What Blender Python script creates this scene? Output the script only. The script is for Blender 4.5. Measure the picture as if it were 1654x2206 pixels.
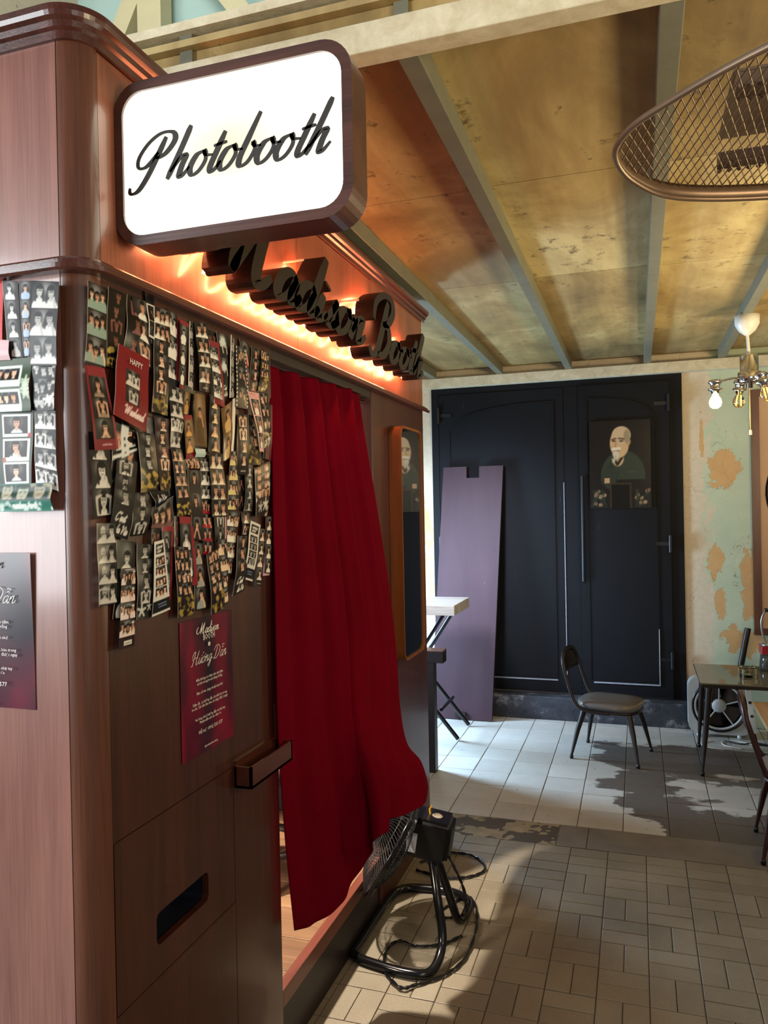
import bpy, bmesh, math, random
import numpy as np
from mathutils import Vector, Matrix, Euler
from mathutils import noise as mnoise_
class mnoise:
    noise = staticmethod(lambda p: mnoise_.noise(Vector(p)))

for o in list(bpy.data.objects):
    bpy.data.objects.remove(o, do_unlink=True)
SC = bpy.context.scene
COL = SC.collection
PI = math.pi
random.seed(7)

# ------------------------------------------------------------------ camera, world, lights, exposure
def make_camera():
    yaw, pitch, roll = -0.31848993, -0.00530364, -0.01926617
    f = Vector((math.sin(yaw)*math.cos(pitch), math.cos(yaw)*math.cos(pitch), math.sin(pitch)))
    r = Vector((math.cos(yaw), -math.sin(yaw), 0.0))
    u = r.cross(f)
    r2 = r*math.cos(roll)+u*math.sin(roll)
    u2 = -r*math.sin(roll)+u*math.cos(roll)
    cd = bpy.data.cameras.new('camera')
    cd.sensor_fit = 'HORIZONTAL'; cd.sensor_width = 36.0; cd.lens = 36.0*1657/1654
    cd.clip_start = 0.02; cd.clip_end = 100
    co = bpy.data.objects.new('camera', cd); COL.objects.link(co)
    m = Matrix((r2, u2, -f)).transposed().to_4x4()
    m.translation = Vector((0, 0, 1.45))
    co.matrix_world = m
    SC.camera = co
make_camera()

W = bpy.data.worlds.new('world'); SC.world = W; W.use_nodes = True
W.node_tree.nodes['Background'].inputs[0].default_value = (0.95, 0.93, 0.90, 1)
W.node_tree.nodes['Background'].inputs[1].default_value = 0.13

def area(name, loc, target, size, power, col, size_y=None, spread=None):
    ld = bpy.data.lights.new(name, 'AREA'); ld.energy = power; ld.color = col
    ld.size = size
    if size_y: ld.shape = 'RECTANGLE'; ld.size_y = size_y
    if spread: ld.spread = spread
    o = bpy.data.objects.new(name, ld); COL.objects.link(o)
    o.location = loc
    d = Vector(target)-Vector(loc)
    o.rotation_euler = d.to_track_quat('-Z', 'Y').to_euler()
    return o
def point(name, loc, power, col, r=0.03, parent=None):
    ld = bpy.data.lights.new(name, 'POINT'); ld.energy = power; ld.color = col; ld.shadow_soft_size = r
    o = bpy.data.objects.new(name, ld); COL.objects.link(o); o.location = loc
    if parent: o.parent = parent
    return o
# daylight from the shop front behind the camera
area('daylight_shop_front', (-3.0, -0.9, 1.85), (-1.25, 1.1, 1.55), 1.7, 135, (0.92, 0.97, 1.0), 1.7)
# daylight through the open doorway in the left wall beyond the booth
area('daylight_left_doorway', (-2.3, 4.55, 0.90), (-0.2, 4.3, 0.05), 0.42, 150, (0.45, 0.70, 1.0), 0.7)
area('added_board_light', (-1.28, 3.50, 1.80), (-1.12, 5.1, 0.95), 0.30, 12, (0.66, 0.76, 1.0), 0.35, 1.15)  # added lamp past the booth end for board and table; no window there
# added light out of view, brightening the upper mint wall and truss
area('added_upper_light', (-1.4, 0.6, 4.6), (-2.0, 3.6, 3.6), 1.6, 70, (0.90, 0.97, 1.0))
# unseen warm uplights, added to brighten the ceiling
area('warm_ceiling_fill', (1.5, 2.9, 1.5), (0.75, 3.0, 2.42), 0.5, 50, (1.0, 0.80, 0.47))
area('warm_ceiling_fill_front', (0.9, 0.7, 1.9), (-0.35, 2.0, 2.35), 0.4, 15, (1.0, 0.80, 0.50))  # second added fill, for the near ceiling and the fascia
area('added_front_fill', (1.9, -1.6, 1.9), (-0.9, 1.7, 1.35), 1.2, 24, (1.0, 0.95, 0.88), 1.4)  # added fill out of view, brightening the prints on the booth front
SC.view_settings.view_transform = 'Standard'
SC.view_settings.look = 'None'
SC.view_settings.gamma = 1.0
SC.view_settings.use_curve_mapping = False
SC.view_settings.exposure = 0.0

# ------------------------------------------------------------------ colour and material helpers
def lin(c):
    return c/12.92 if c <= 0.04045 else ((c+0.055)/1.055)**2.4
def hx(h):
    if not isinstance(h, str): return tuple(h)[:3]
    h = h.lstrip('#')
    return tuple(lin(int(h[i:i+2], 16)/255) for i in (0, 2, 4))
def rgba(h): return (*hx(h), 1.0)

class NT:
    def __init__(s, name):
        s.m = bpy.data.materials.new(name); s.m.use_nodes = True
        s.t = s.m.node_tree; s.n = s.t.nodes; s.l = s.t.links
        s.b = s.n['Principled BSDF']
    def node(s, kind, **kw):
        n = s.n.new(kind)
        for k, v in kw.items():
            if k == 'ins':
                for a, b in v.items():
                    if isinstance(b, bpy.types.NodeSocket): s.l.new(b, n.inputs[a])
                    else: n.inputs[a].default_value = b
            else: setattr(n, k, v)
        return n
    def math(s, op, a, b=0.0, c=None, clamp=False):
        ins = {0: a, 1: b}
        if c is not None: ins[2] = c
        return s.node('ShaderNodeMath', operation=op, use_clamp=clamp, ins=ins).outputs[0]
    def mix(s, f, a, b):
        n = s.n.new('ShaderNodeMix'); n.data_type = 'RGBA'
        for i, v in ((0, f), (6, a), (7, b)):
            if isinstance(v, bpy.types.NodeSocket): s.l.new(v, n.inputs[i])
            elif i == 0: n.inputs[0].default_value = v
            else: n.inputs[i].default_value = v if len(v) == 4 else (*v, 1)
        return n.outputs[2]
    def ramp(s, f, stops):
        n = s.n.new('ShaderNodeValToRGB'); s.l.new(f, n.inputs[0])
        e = n.color_ramp.elements
        while len(e) < len(stops): e.new(0.5)
        for i, (p, c) in enumerate(stops):
            e[i].position = p; e[i].color = c if not isinstance(c, str) else rgba(c)
        return n.outputs[0]
    def pos(s): return s.node('ShaderNodeNewGeometry').outputs['Position']
    def obj(s): return s.node('ShaderNodeTexCoord').outputs['Object']
    def map(s, v, scale=(1, 1, 1), loc=(0, 0, 0), rot=(0, 0, 0)):
        return s.node('ShaderNodeMapping', ins={0: v, 1: loc, 2: rot, 3: scale}).outputs[0]
    def noise(s, v, scale, detail=4.0, rough=0.55, dist=0.0):
        return s.node('ShaderNodeTexNoise', ins={'Vector': v, 'Scale': scale, 'Detail': detail, 'Roughness': rough, 'Distortion': dist}).outputs[0]
    def bump(s, h, strength=0.2, dist=0.01):
        n = s.node('ShaderNodeBump', ins={'Strength': strength, 'Distance': dist, 'Height': h})
        s.l.new(n.outputs[0], s.b.inputs['Normal'])
    def base(s, v):
        if isinstance(v, bpy.types.NodeSocket): s.l.new(v, s.b.inputs['Base Color'])
        else: s.b.inputs['Base Color'].default_value = (*hx(v), 1)
    def set(s, rough=0.5, metal=0.0, spec=None, coat=0.0):
        if isinstance(rough, bpy.types.NodeSocket): s.l.new(rough, s.b.inputs['Roughness'])
        else: s.b.inputs['Roughness'].default_value = rough
        s.b.inputs['Metallic'].default_value = metal
        if spec is not None: s.b.inputs['Specular IOR Level'].default_value = spec
        if coat: s.b.inputs['Coat Weight'].default_value = coat; s.b.inputs['Coat Roughness'].default_value = 0.12
        return s.m

def plain(name, c, rough=0.5, metal=0.0, var=0.12, scale=18, bump=0.0):
    t = NT(name); p = t.obj()
    f = t.noise(p, scale, 5)
    a = hx(c)
    t.base(t.mix(f, tuple(x*(1-var) for x in a), tuple(min(1, x*(1+var)) for x in a)))
    if bump: t.bump(t.noise(p, scale*4, 4), bump, 0.004)
    return t.set(rough, metal)
def wood(name, dark, light, axis='Z', scale=1.0, rough=0.4, coat=0.0, fine=1.0, rand=False):
    t = NT(name); p = t.obj()
    s = {'X': (1.2, 16, 16), 'Y': (16, 1.2, 16), 'Z': (16, 16, 1.2)}[axis]
    s2 = {'X': (6, 240, 240), 'Y': (240, 6, 240), 'Z': (240, 240, 6)}[axis]
    big = t.noise(t.map(p, tuple(x*scale for x in s)), 1.0, 5, 0.6, 0.6)
    fin = t.noise(t.map(p, tuple(x*scale for x in s2)), 1.0, 3, 0.6)
    f = t.math('ADD', t.math('MULTIPLY', big, 0.62), t.math('MULTIPLY', fin, 0.38*fine))
    if rand:
        r = t.node('ShaderNodeObjectInfo').outputs['Random']
        f = t.math('ADD', f, t.math('MULTIPLY', t.math('SUBTRACT', r, 0.5), 0.25))
    t.base(t.ramp(f, [(0.32, dark), (0.68, light)]))
    t.bump(fin, 0.12, 0.002)
    return t.set(rough, coat=coat)
def glow(name, c, strength):
    t = NT(name)
    t.base('111111'); t.b.inputs['Emission Color'].default_value = rgba(c); t.b.inputs['Emission Strength'].default_value = strength
    return t.m
def glass(name, c='ffffff', rough=0.02, ior=1.45, alpha=None):
    t = NT(name); t.base(c)
    t.b.inputs['Transmission Weight'].default_value = 1.0
    t.b.inputs['IOR'].default_value = ior
    return t.set(rough)

# ------------------------------------------------------------------ mesh helpers
class MB:
    def __init__(s): s.v = []; s.f = []; s.mi = []; s.sm = []; s.k = 0; s.smooth = False
    def add(s, vs, fs, smooth=None):
        b = len(s.v); s.v += [tuple(v) for v in vs]
        for f in fs:
            s.f.append(tuple(b+i for i in f)); s.mi.append(s.k); s.sm.append(s.smooth if smooth is None else smooth)
        return s
    def box(s, x0, y0, z0, x1, y1, z1, c=0.0):
        x0, x1 = min(x0, x1), max(x0, x1); y0, y1 = min(y0, y1), max(y0, y1); z0, z1 = min(z0, z1), max(z0, z1)
        if c <= 0:
            vs = [(x, y, z) for z in (z0, z1) for y in (y0, y1) for x in (x0, x1)]
            return s.add(vs, [(0, 2, 3, 1), (4, 5, 7, 6), (0, 1, 5, 4), (2, 6, 7, 3), (0, 4, 6, 2), (1, 3, 7, 5)], False)
        bm = bmesh.new(); bmesh.ops.create_cube(bm, size=1.0)
        for v in bm.verts:
            v.co = Vector((x0+(v.co.x+.5)*(x1-x0), y0+(v.co.y+.5)*(y1-y0), z0+(v.co.z+.5)*(z1-z0)))
        bmesh.ops.bevel(bm, geom=bm.edges[:], offset=c, segments=2, affect='EDGES', profile=0.5)
        return s.addbm(bm, False)
    def addbm(s, bm, smooth=None):
        bm.verts.index_update()
        s.add([v.co.copy() for v in bm.verts], [[v.index for v in f.verts] for f in bm.faces], smooth); bm.free(); return s
    def tube(s, pts, r, n=10, closed=False, caps=True, smooth=True):
        P = [Vector(p) for p in pts]; m = len(P)
        R = r if isinstance(r, (list, tuple)) else [r]*m
        vs = []; prev = None
        for i in range(m):
            if closed: d = P[(i+1) % m]-P[i-1]
            else: d = P[min(i+1, m-1)]-P[max(i-1, 0)]
            if d.length < 1e-9: d = Vector((0, 0, 1))
            d.normalize()
            if prev is None:
                a = Vector((0, 0, 1)) if abs(d.z) < 0.9 else Vector((1, 0, 0))
                e = d.cross(a).normalized()
            else:
                e = prev-d*prev.dot(d)
                e = e.normalized() if e.length > 1e-6 else d.orthogonal().normalized()
            prev = e; g = d.cross(e)
            for k in range(n):
                t = 2*PI*k/n; vs.append(P[i]+(e*math.cos(t)+g*math.sin(t))*R[i])
        fs = []
        for i in range(m if closed else m-1):
            j = (i+1) % m
            for k in range(n):
                k2 = (k+1) % n; fs.append((i*n+k, i*n+k2, j*n+k2, j*n+k))
        s.add(vs, fs, smooth)
        if caps and not closed:
            s.add(vs[:n], [tuple(range(n))[::-1]], False); s.add(vs[-n:], [tuple(range(n))], False)
        return s
    def lathe(s, prof, c=(0, 0, 0), axis=(0, 0, 1), n=24, smooth=True):
        d = Vector(axis).normalized(); e = d.orthogonal().normalized(); g = d.cross(e); c = Vector(c)
        vs = []
        for r, h in prof:
            for k in range(n):
                t = 2*PI*k/n; vs.append(c+d*h+(e*math.cos(t)+g*math.sin(t))*r)
        fs = [(i*n+k, i*n+(k+1) % n, (i+1)*n+(k+1) % n, (i+1)*n+k) for i in range(len(prof)-1) for k in range(n)]
        return s.add(vs, fs, smooth)
    def prism(s, poly, o, ax, ay, az, depth, cap=True, smooth=False):
        o, ax, ay, az = (Vector(q) for q in (o, ax, ay, az)); n = len(poly)
        lo = [o+ax*x+ay*y for x, y in poly]; hi = [p+az*depth for p in lo]
        s.add(lo+hi, [(i, (i+1) % n, n+(i+1) % n, n+i) for i in range(n)], smooth)
        if cap: s.add(lo, [tuple(range(n))[::-1]], False); s.add(hi, [tuple(range(n))], False)
        return s
    def sweep(s, path, prof, closed=False, smooth=False):
        """prof (out, z) swept along a horizontal path of (x, y, nx, ny) stations"""
        m, n = len(path), len(prof)
        vs = [(x+nx*a, y+ny*a, z) for x, y, nx, ny in path for a, z in prof]
        fs = [(i*n+k, i*n+(k+1) % n, (i+1)*n+(k+1) % n, (i+1)*n+k) for i in range(m-1) for k in range(n)]
        s.add(vs, fs, smooth)
        s.add(vs[:n], [tuple(range(n))[::-1]], False); s.add(vs[-n:], [tuple(range(n))], False)
        return s
    def grid(s, fn, nu, nv, smooth=True):
        vs = [fn(i/nu, j/nv) for j in range(nv+1) for i in range(nu+1)]
        w = nu+1
        return s.add(vs, [(j*w+i, j*w+i+1, (j+1)*w+i+1, (j+1)*w+i) for j in range(nv) for i in range(nu)], smooth)
    def mesh(s, name, mats):
        me = bpy.data.meshes.new(name); me.from_pydata(s.v, [], s.f)
        for m in (mats if isinstance(mats, (list, tuple)) else [mats]): me.materials.append(m)
        me.polygons.foreach_set('material_index', s.mi); me.polygons.foreach_set('use_smooth', s.sm)
        me.update(); return me
    def build(s, name, mats, parent=None):
        return link(name, s.mesh(name, mats), parent)
def link(name, data, parent=None):
    o = bpy.data.objects.new(name, data); COL.objects.link(o)
    if parent is not None:
        o.parent = parent
        bpy.context.view_layer.update() if False else None
        o.matrix_parent_inverse = Matrix.Translation(-parent.location) if parent.rotation_euler == Euler((0, 0, 0)) else Matrix()
    return o
def thing(name, label, cat, loc=(0, 0, 0), group=None):
    o = bpy.data.objects.new(name, None); COL.objects.link(o); o.location = loc
    o.empty_display_size = 0.05
    return tag(o, label, cat, group)
def tag(o, label, cat, group=None):
    o['label'] = label; o['category'] = cat
    if group: o['group'] = group
    return o
def struct(o, label=None):
    o['kind'] = 'structure'
    if label: o['label'] = label
    return o
def stuff(o): o['kind'] = 'stuff'; return o
def rrect(w, h, r, n=6):
    P = []
    for cx, cy, a in ((w/2-r, h/2-r, 0), (-w/2+r, h/2-r, 90), (-w/2+r, -h/2+r, 180), (w/2-r, -h/2+r, 270)):
        for k in range(n+1):
            t = math.radians(a+90*k/n); P.append((cx+r*math.cos(t), cy+r*math.sin(t)))
    return P
def catmull(P, k=8, closed=False):
    P = [Vector(p) for p in P]; out = []; n = len(P)
    for i in range(n if closed else n-1):
        if closed: a, b, c, d = P[i-1], P[i], P[(i+1) % n], P[(i+2) % n]
        else: a, b, c, d = P[max(i-1, 0)], P[i], P[i+1], P[min(i+2, n-1)]
        for q in range(k):
            t = q/k
            out.append(0.5*((2*b)+(c-a)*t+(2*a-5*b+4*c-d)*t*t+(3*b-a-3*c+d)*t**3))
    if not closed: out.append(P[-1])
    return out
def frame_faces(mb, outer, inner, o, ax, ay, az, depth, inset=0.0):
    """ring solid between two polygons with the same vertex count"""
    o, ax, ay, az = (Vector(q) for q in (o, ax, ay, az)); n = len(outer)
    vs = [o+ax*x+ay*y for x, y in outer]+[o+ax*x+ay*y+az*depth for x, y in outer]+[o+ax*x+ay*y for x, y in inner]+[o+ax*x+ay*y+az*depth for x, y in inner]
    fs = []
    for i in range(n):
        j = (i+1) % n
        fs += [(i, j, n+j, n+i), (2*n+j, 2*n+i, 3*n+i, 3*n+j), (n+i, n+j, 3*n+j, 3*n+i), (j, i, 2*n+i, 2*n+j)]
    mb.add(vs, fs, False)
    return mb
def text_mesh(name, s, size, mat, o, ax, ay, parent, align='CENTER', bold=0.0, extrude=0.0002, sx=1.0):
    """flat print: the words as a thin mesh lying on a surface"""
    c = bpy.data.curves.new('t', 'FONT'); c.body = s; c.size = size; c.align_x = align; c.align_y = 'CENTER'; c.resolution_u = 1; c.offset = bold; c.space_line = 1.0
    t = bpy.data.objects.new('t', c); COL.objects.link(t)
    dg = bpy.context.evaluated_depsgraph_get()
    me = bpy.data.meshes.new_from_object(t.evaluated_get(dg))
    bpy.data.objects.remove(t, do_unlink=True); bpy.data.curves.remove(c)
    ax, ay, o = Vector(ax), Vector(ay), Vector(o)
    n = len(me.vertices); co = np.empty(n*3); me.vertices.foreach_get('co', co); co = co.reshape(-1, 3)
    P = np.array(o)[None]+co[:, :1]*sx*np.array(ax)[None]+co[:, 1:2]*np.array(ay)[None]
    me.vertices.foreach_set('co', P.ravel()); me.materials.clear(); me.materials.append(mat); me.name = name; me.update()
    return link(name, me, parent)
# ------------------------------------------------------------------ hand lettering: strokes per letter, x-height = 1
GLYPH = {
 'P': (1.75, [[(.95, 1.95), (.8, 1.2), (.6, .35), (.3, -.3), (-.1, -.4), (-.25, -.12)], [(.78, 1.3), (.35, .75), (-.1, .75), (-.25, 1.2), (.05, 1.8), (.6, 2.15), (1.25, 2.1), (1.5, 1.75), (1.25, 1.25), (.85, 1.05), (.72, 1.15)]]),
 'M': (2.25, [[(-.75, 1.5), (-1.15, 1.1), (-1.1, .5), (-.65, .18), (-.1, .42), (.25, 1.1), (.5, 2.2)], [(.5, 2.2), (.5, 1.2), (.48, .0)], [(.48, .0), (.95, 1.1), (1.4, 2.25)], [(1.4, 2.25), (1.32, 1.0), (1.36, .15), (1.6, .0), (1.95, .35)]]),
 'B': (1.65, [[(.75, 2.0), (.62, 1.1), (.45, .2), (.1, -.12), (-.25, .12)], [(-.2, 1.1), (-.25, 1.7), (.3, 2.15), (1.0, 2.15), (1.3, 1.75), (1.0, 1.25), (.55, 1.12)], [(.55, 1.12), (1.1, 1.05), (1.35, .55), (1.0, .05), (.5, .02)]]),
 'W': (2.2, [[(-.4, 1.6), (-.1, 2.1), (.3, 1.8), (.3, .9), (.4, .0)], [(.4, .0), (.85, 1.0), (1.15, 1.9)], [(1.15, 1.9), (1.1, 1.0), (1.2, .0)], [(1.2, .0), (1.6, 1.0), (1.95, 2.2)]]),
 'H': (1.9, [[(-.3, 1.2), (.0, 1.9), (.45, 2.0), (.3, 1.0), (.1, .0), (-.3, .1)], [(1.45, 2.1), (1.2, 1.1), (1.1, .2), (1.35, .0), (1.7, .4)], [(-.2, .9), (.6, 1.1), (1.4, 1.05)]]),
 'D': (1.9, [[(.6, 1.9), (.4, .9), (.15, .1), (-.15, .0)], [(-.35, 1.3), (.0, 1.95), (.8, 2.05), (1.45, 1.5), (1.3, .6), (.7, .02), (.1, .1), (-.2, .25)]]),
 'C': (1.4, [[(1.1, 1.7), (1.0, 2.05), (.5, 1.9), (.1, 1.0), (.2, .15), (.6, .0), (1.1, .4)]]),
 'V': (1.3, [[(-.1, 1.7), (.2, 2.0), (.3, 1.2), (.35, .0)], [(.35, .0), (.8, 1.2), (1.25, 2.0)]]),
 'a': (1.0, [[(.72, .8), (.42, 1.0), (.1, .75), (.0, .3), (.18, .0), (.5, .2), (.74, .85)], [(.76, .95), (.68, .4), (.74, .05), (.9, .08), (1.1, .4)]]),
 'd': (1.0, [[(.72, .8), (.42, 1.0), (.1, .75), (.0, .3), (.18, .0), (.5, .2), (.74, .85)], [(.86, 2.25), (.76, 1.2), (.68, .35), (.76, .04), (.92, .1), (1.1, .4)]]),
 'o': (.95, [[(.5, 1.0), (.15, .85), (.0, .35), (.22, .0), (.55, .15), (.72, .6), (.5, 1.0), (.7, .8), (1.05, .75)]]),
 'e': (.8, [[(.05, .4), (.45, .55), (.6, .85), (.4, 1.0), (.12, .75), (.05, .3), (.25, .0), (.55, .1), (.85, .45)]]),
 'i': (.55, [[(.2, .95), (.12, .4), (.18, .05), (.35, .08), (.6, .4)], [(.3, 1.4), (.28, 1.3)]]),
 'u': (1.0, [[(.1, .95), (.0, .4), (.12, .02), (.45, .2), (.7, .9)], [(.74, .95), (.66, .4), (.72, .05), (.9, .1), (1.05, .4)]]),
 's': (.75, [[(.0, .1), (.3, .6), (.5, 1.05)], [(.48, 1.0), (.42, .75), (.6, .35), (.45, .02), (.1, .05)], [(.45, .02), (.8, .35)]]),
 'n': (1.1, [[(.1, .95), (.08, .5), (.0, .0)], [(.04, .3), (.35, .9), (.6, .95), (.58, .5), (.6, .05), (.78, .06), (1.05, .4)]]),
 'm': (1.6, [[(.1, .95), (.08, .5), (.0, .0)], [(.04, .3), (.35, .9), (.55, .9), (.5, .4), (.45, .0)], [(.5, .3), (.8, .9), (1.05, .95), (1.0, .4), (1.05, .05), (1.2, .06), (1.5, .4)]]),
 'r': (.75, [[(.1, .95), (.06, .5), (.0, .0)], [(.04, .4), (.3, .95), (.6, .95)]]),
 'c': (.75, [[(.6, .85), (.4, 1.0), (.1, .7), (.05, .25), (.25, .0), (.5, .1), (.8, .45)]]),
 'g': (1.0, [[(.72, .8), (.42, 1.0), (.1, .75), (.0, .3), (.18, .0), (.5, .2), (.74, .9)], [(.76, .95), (.6, -.2), (.3, -.8), (.0, -.7), (.2, -.3), (1.05, .4)]]),
 't': (.6, [[(.38, 1.7), (.25, .9), (.15, .25), (.25, .0), (.45, .1), (.65, .4)], [(.0, 1.12), (.65, 1.22)]]),
 'h': (1.1, [[(.42, 2.25), (.25, 1.2), (.0, .0)], [(.06, .3), (.4, .9), (.66, .95), (.6, .5), (.62, .05), (.8, .06), (1.05, .4)]]),
 'b': (.95, [[(.4, 2.25), (.2, 1.2), (.06, .4), (.2, .02), (.55, .15), (.72, .65), (.5, .98), (.7, .8), (1.0, .78)]]),
 'k': (1.0, [[(.42, 2.25), (.22, 1.1), (.0, .0)], [(.12, .5), (.5, .95), (.55, .7), (.2, .5), (.6, .02), (.95, .35)]]),
 'l': (.5, [[(.4, 2.2), (.2, 1.1), (.1, .2), (.25, .0), (.55, .4)]]),
 "'": (.3, [[(.2, 2.1), (.12, 1.7)]]),
 ' ': (.6, []),
}
def word_strokes(s, slant=0.45, gap=0.0):
    """list of (letter, strokes as 2D points) with pen advance"""
    x = 0.0; out = []
    for ch in s:
        adv, ss = GLYPH[ch]
        out.append((ch, [[(x+px+slant*py, py) for px, py in st] for st in ss])); x += adv+gap
    return out, x
def ribbon(mb, pts, w0, w1, o, ax, ay, az, z0, z1, k=6):
    """a pen stroke: thick on the way down, thin on the way up; solid between heights z0 and z1"""
    P = catmull([Vector((x, y, 0)) for x, y in pts], k); n = len(P)
    o, ax, ay, az = (Vector(q) for q in (o, ax, ay, az))
    L = []; R = []
    for i in range(n):
        d = P[min(i+1, n-1)]-P[max(i-1, 0)]
        d = d.normalized() if d.length > 1e-9 else Vector((1, 0, 0))
        w = w0+(w1-w0)*max(0.0, abs(d.y)-.15)/.85*(1.0 if d.y < 0 else 0.35)
        e = min(i, n-1-i)/max(1, n-1)
        w *= 0.65+0.35*min(1, e*8)
        nrm = Vector((-d.y, d.x, 0))*w/2
        L.append(P[i]+nrm); R.append(P[i]-nrm)
    vs = [o+ax*p.x+ay*p.y+az*z for z in (z0, z1) for S in (L, R) for p in S]
    fs = []
    for i in range(n-1):
        a, b, c, d = i, i+1, n+i+1, n+i
        fs.append((a, d, c, b)); fs.append((2*n+a, 2*n+b, 2*n+c, 2*n+d))
        fs.append((a, b, 2*n+b, 2*n+a)); fs.append((d, 2*n+d, 2*n+c, c))
    fs.append((0, 2*n, 3*n, n)); fs.append((n-1, 2*n-1, 4*n-1, 3*n-1))
    mb.add(vs, fs, False)
def script_print(name, s, size, mat, o, ax, ay, parent, w=(.07, .16), slant=.4, marks=()):
    """lettering printed flat on paper"""
    ws, tot = word_strokes(s, slant)
    mb = MB(); az = Vector(ax).cross(Vector(ay)); sax, say = Vector(ax)*size, Vector(ay)*size
    oo = Vector(o)-sax*(tot/2)
    for ch, ss in ws:
        for st in ss: ribbon(mb, st, w[0], w[1], oo, sax, say, az, 0, 0.0003, 4)
    for st in marks: ribbon(mb, st, w[0], w[0], oo, sax, say, az, 0, 0.0003, 4)
    return mb.build(name, mat, parent)
# ------------------------------------------------------------------ materials
M = {}
M['booth'] = wood('booth_veneer', '2a140f', '4e261c', 'Z', 1.0, 0.34, 0.25)
M['corner'] = wood('corner_veneer_lit', '462619', '70432f', 'Z', 1.0, 0.34, 0.35)  # same booth wood, lightened so the post's highlight sits in its colour
M['fascia'] = wood('fascia_veneer_glow_lit', '66392a', '955a40', 'Z', 1.0, 0.36, 0.25)  # booth wood raised in tone; glow of the letters put into the colour
M['side_window_lit'] = wood('side_veneer_window_lit', '6e443c', '966658', 'Z', 1.0, 0.36, 0.5)  # booth wood painted paler; window sheen carried by the base colour
M['booth_h'] = wood('booth_moulding', '331812', '5c2d20', 'Y', 1.0, 0.3, 0.3)
M['booth_x'] = wood('booth_moulding_side', '40201a', '723a29', 'X', 1.0, 0.3, 0.3)
M['rail'] = wood('threshold_red_wood', '4c2219', '6c382a', 'Y', 1.0, 0.4, 0.1)
M['boards'] = wood('booth_floor_wood', '5c4230', '8e6c4e', 'X', .5, 0.4, 0.1, rand=True)
M['mirror_wood'] = wood('mirror_frame_wood', '5a3010', '8c5222', 'Z', .8, 0.35, 0.2)
M['plinth'] = plain('dark_plinth', '1d1311', 0.5)
M['inner'] = plain('booth_inner_wall', 'b8a09c', 0.7)
M['recess'] = plain('slot_dark_blue', '0b1020', 0.5)
M['bronze'] = plain('dark_bronze_paint', '241a17', 0.38, 0.2)
M['chrome'] = plain('chrome', 'd8d8da', 0.12, 1.0, 0.03)
M['white_ink'] = plain('white_ink', 'ece6e0', 0.6, 0, 0.02)
M['black_ink'] = plain('sign_black_letters', '26211c', 0.6)
M['halo'] = glow('letter_backlight', 'ff9060', 85)
t = NT('sign_lightbox_face'); p = t.obj()
sp = t.node('ShaderNodeSeparateXYZ', ins={0: p})
dx = t.math('DIVIDE', t.math('SUBTRACT', sp.outputs[0], -.668), .20); dz = t.math('DIVIDE', t.math('SUBTRACT', sp.outputs[2], 2.083), .12)
rr = t.math('ADD', t.math('MULTIPLY', dx, dx), t.math('MULTIPLY', dz, dz))
t.base('504c40'); t.l.new(t.mix(t.math('MULTIPLY', rr, .8, clamp=True), hx('fff8cc'), hx('fffbe6')), t.b.inputs['Emission Color'])
t.l.new(t.math('MULTIPLY_ADD', rr, 1.6, 1.12), t.b.inputs['Emission Strength']); M['signface'] = t.set(.4)
M['mirror'] = plain('mirror_glass', 'c9ccd0', 0.02, 1.0, 0.0)
M['clear'] = plain('clear_standoff', 'e8c9b0', 0.2)

X0, YN, YF, RC = -0.90, 1.10, 3.305, 0.047
CX, CY = X0-RC, YN+RC
def corner_path(y_end=YF, x_start=-2.05):
    P = [(x_start, YN, 0, -1), (CX, YN, 0, -1)]
    for k in range(1, 12):
        t = -PI/2+PI/2*k/12; P.append((CX+RC*math.cos(t), CY+RC*math.sin(t), math.cos(t), math.sin(t)))
    P += [(X0, CY, 1, 0), (X0, y_end, 1, 0)]
    return P
BOOTH = thing('photo_booth', 'red brown wooden photo booth with rounded corner and curtained doorway', 'photo booth', (-1.45, 2.2, 0))
def part(mb, name, mat, parent): return mb.build(name, M[mat] if isinstance(mat, str) else mat, parent)

part(MB().box(-2.05, YN, 0, CX-.002, YN+.03, 1.87).box(-2.05, YN, 1.89, CX-.002, YN+.03, 2.28), 'side_panel', 'side_window_lit', BOOTH)
def corner_solid(z0, z1):
    mb = MB(); mb.smooth = True
    pts = [(CX+RC*math.cos(-PI/2+PI/2*k/12), CY+RC*math.sin(-PI/2+PI/2*k/12)) for k in range(13)]
    n = len(pts); mb.add([(x, y, z0) for x, y in pts]+[(x, y, z1) for x, y in pts], [(i, i+1, n+i+1, n+i) for i in range(n-1)])
    mb.box(CX-.03, YN+.03, z0, X0-.004, CY+.02, z1)
    return mb
part(corner_solid(0, 1.87), 'corner_post', 'corner', BOOTH)
part(corner_solid(1.89, 2.28), 'corner_post', 'corner', BOOTH)
mid = [(-.02, 1.869), (.020, 1.869), (.024, 1.873), (.024, 1.881), (.016, 1.883), (.016, 1.890), (.008, 1.892), (.006, 1.897), (-.02, 1.897)]
part(MB().sweep(corner_path(3.335), mid, smooth=False), 'middle_moulding', 'booth_h', BOOTH)
crown = [(-.02, 2.272), (.007, 2.272), (.009, 2.285), (.016, 2.288), (.018, 2.298), (.026, 2.302), (.029, 2.309), (.030, 2.319), (-.02, 2.319)]
part(MB().sweep(corner_path(3.33), crown, smooth=False), 'crown_moulding', 'booth_h', BOOTH)
part(MB().box(-2.05, YN+.03, 2.30, X0-.02, YF, 2.32), 'roof_board', 'booth', BOOTH)
part(MB().box(-.93, CY+.001, 1.88, X0, 1.985, 2.27).box(-.93, 1.987, 1.88, X0, 2.62, 2.27).box(-.93, 2.622, 1.88, X0, YF, 2.28), 'fascia_panel', 'fascia', BOOTH)
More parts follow.
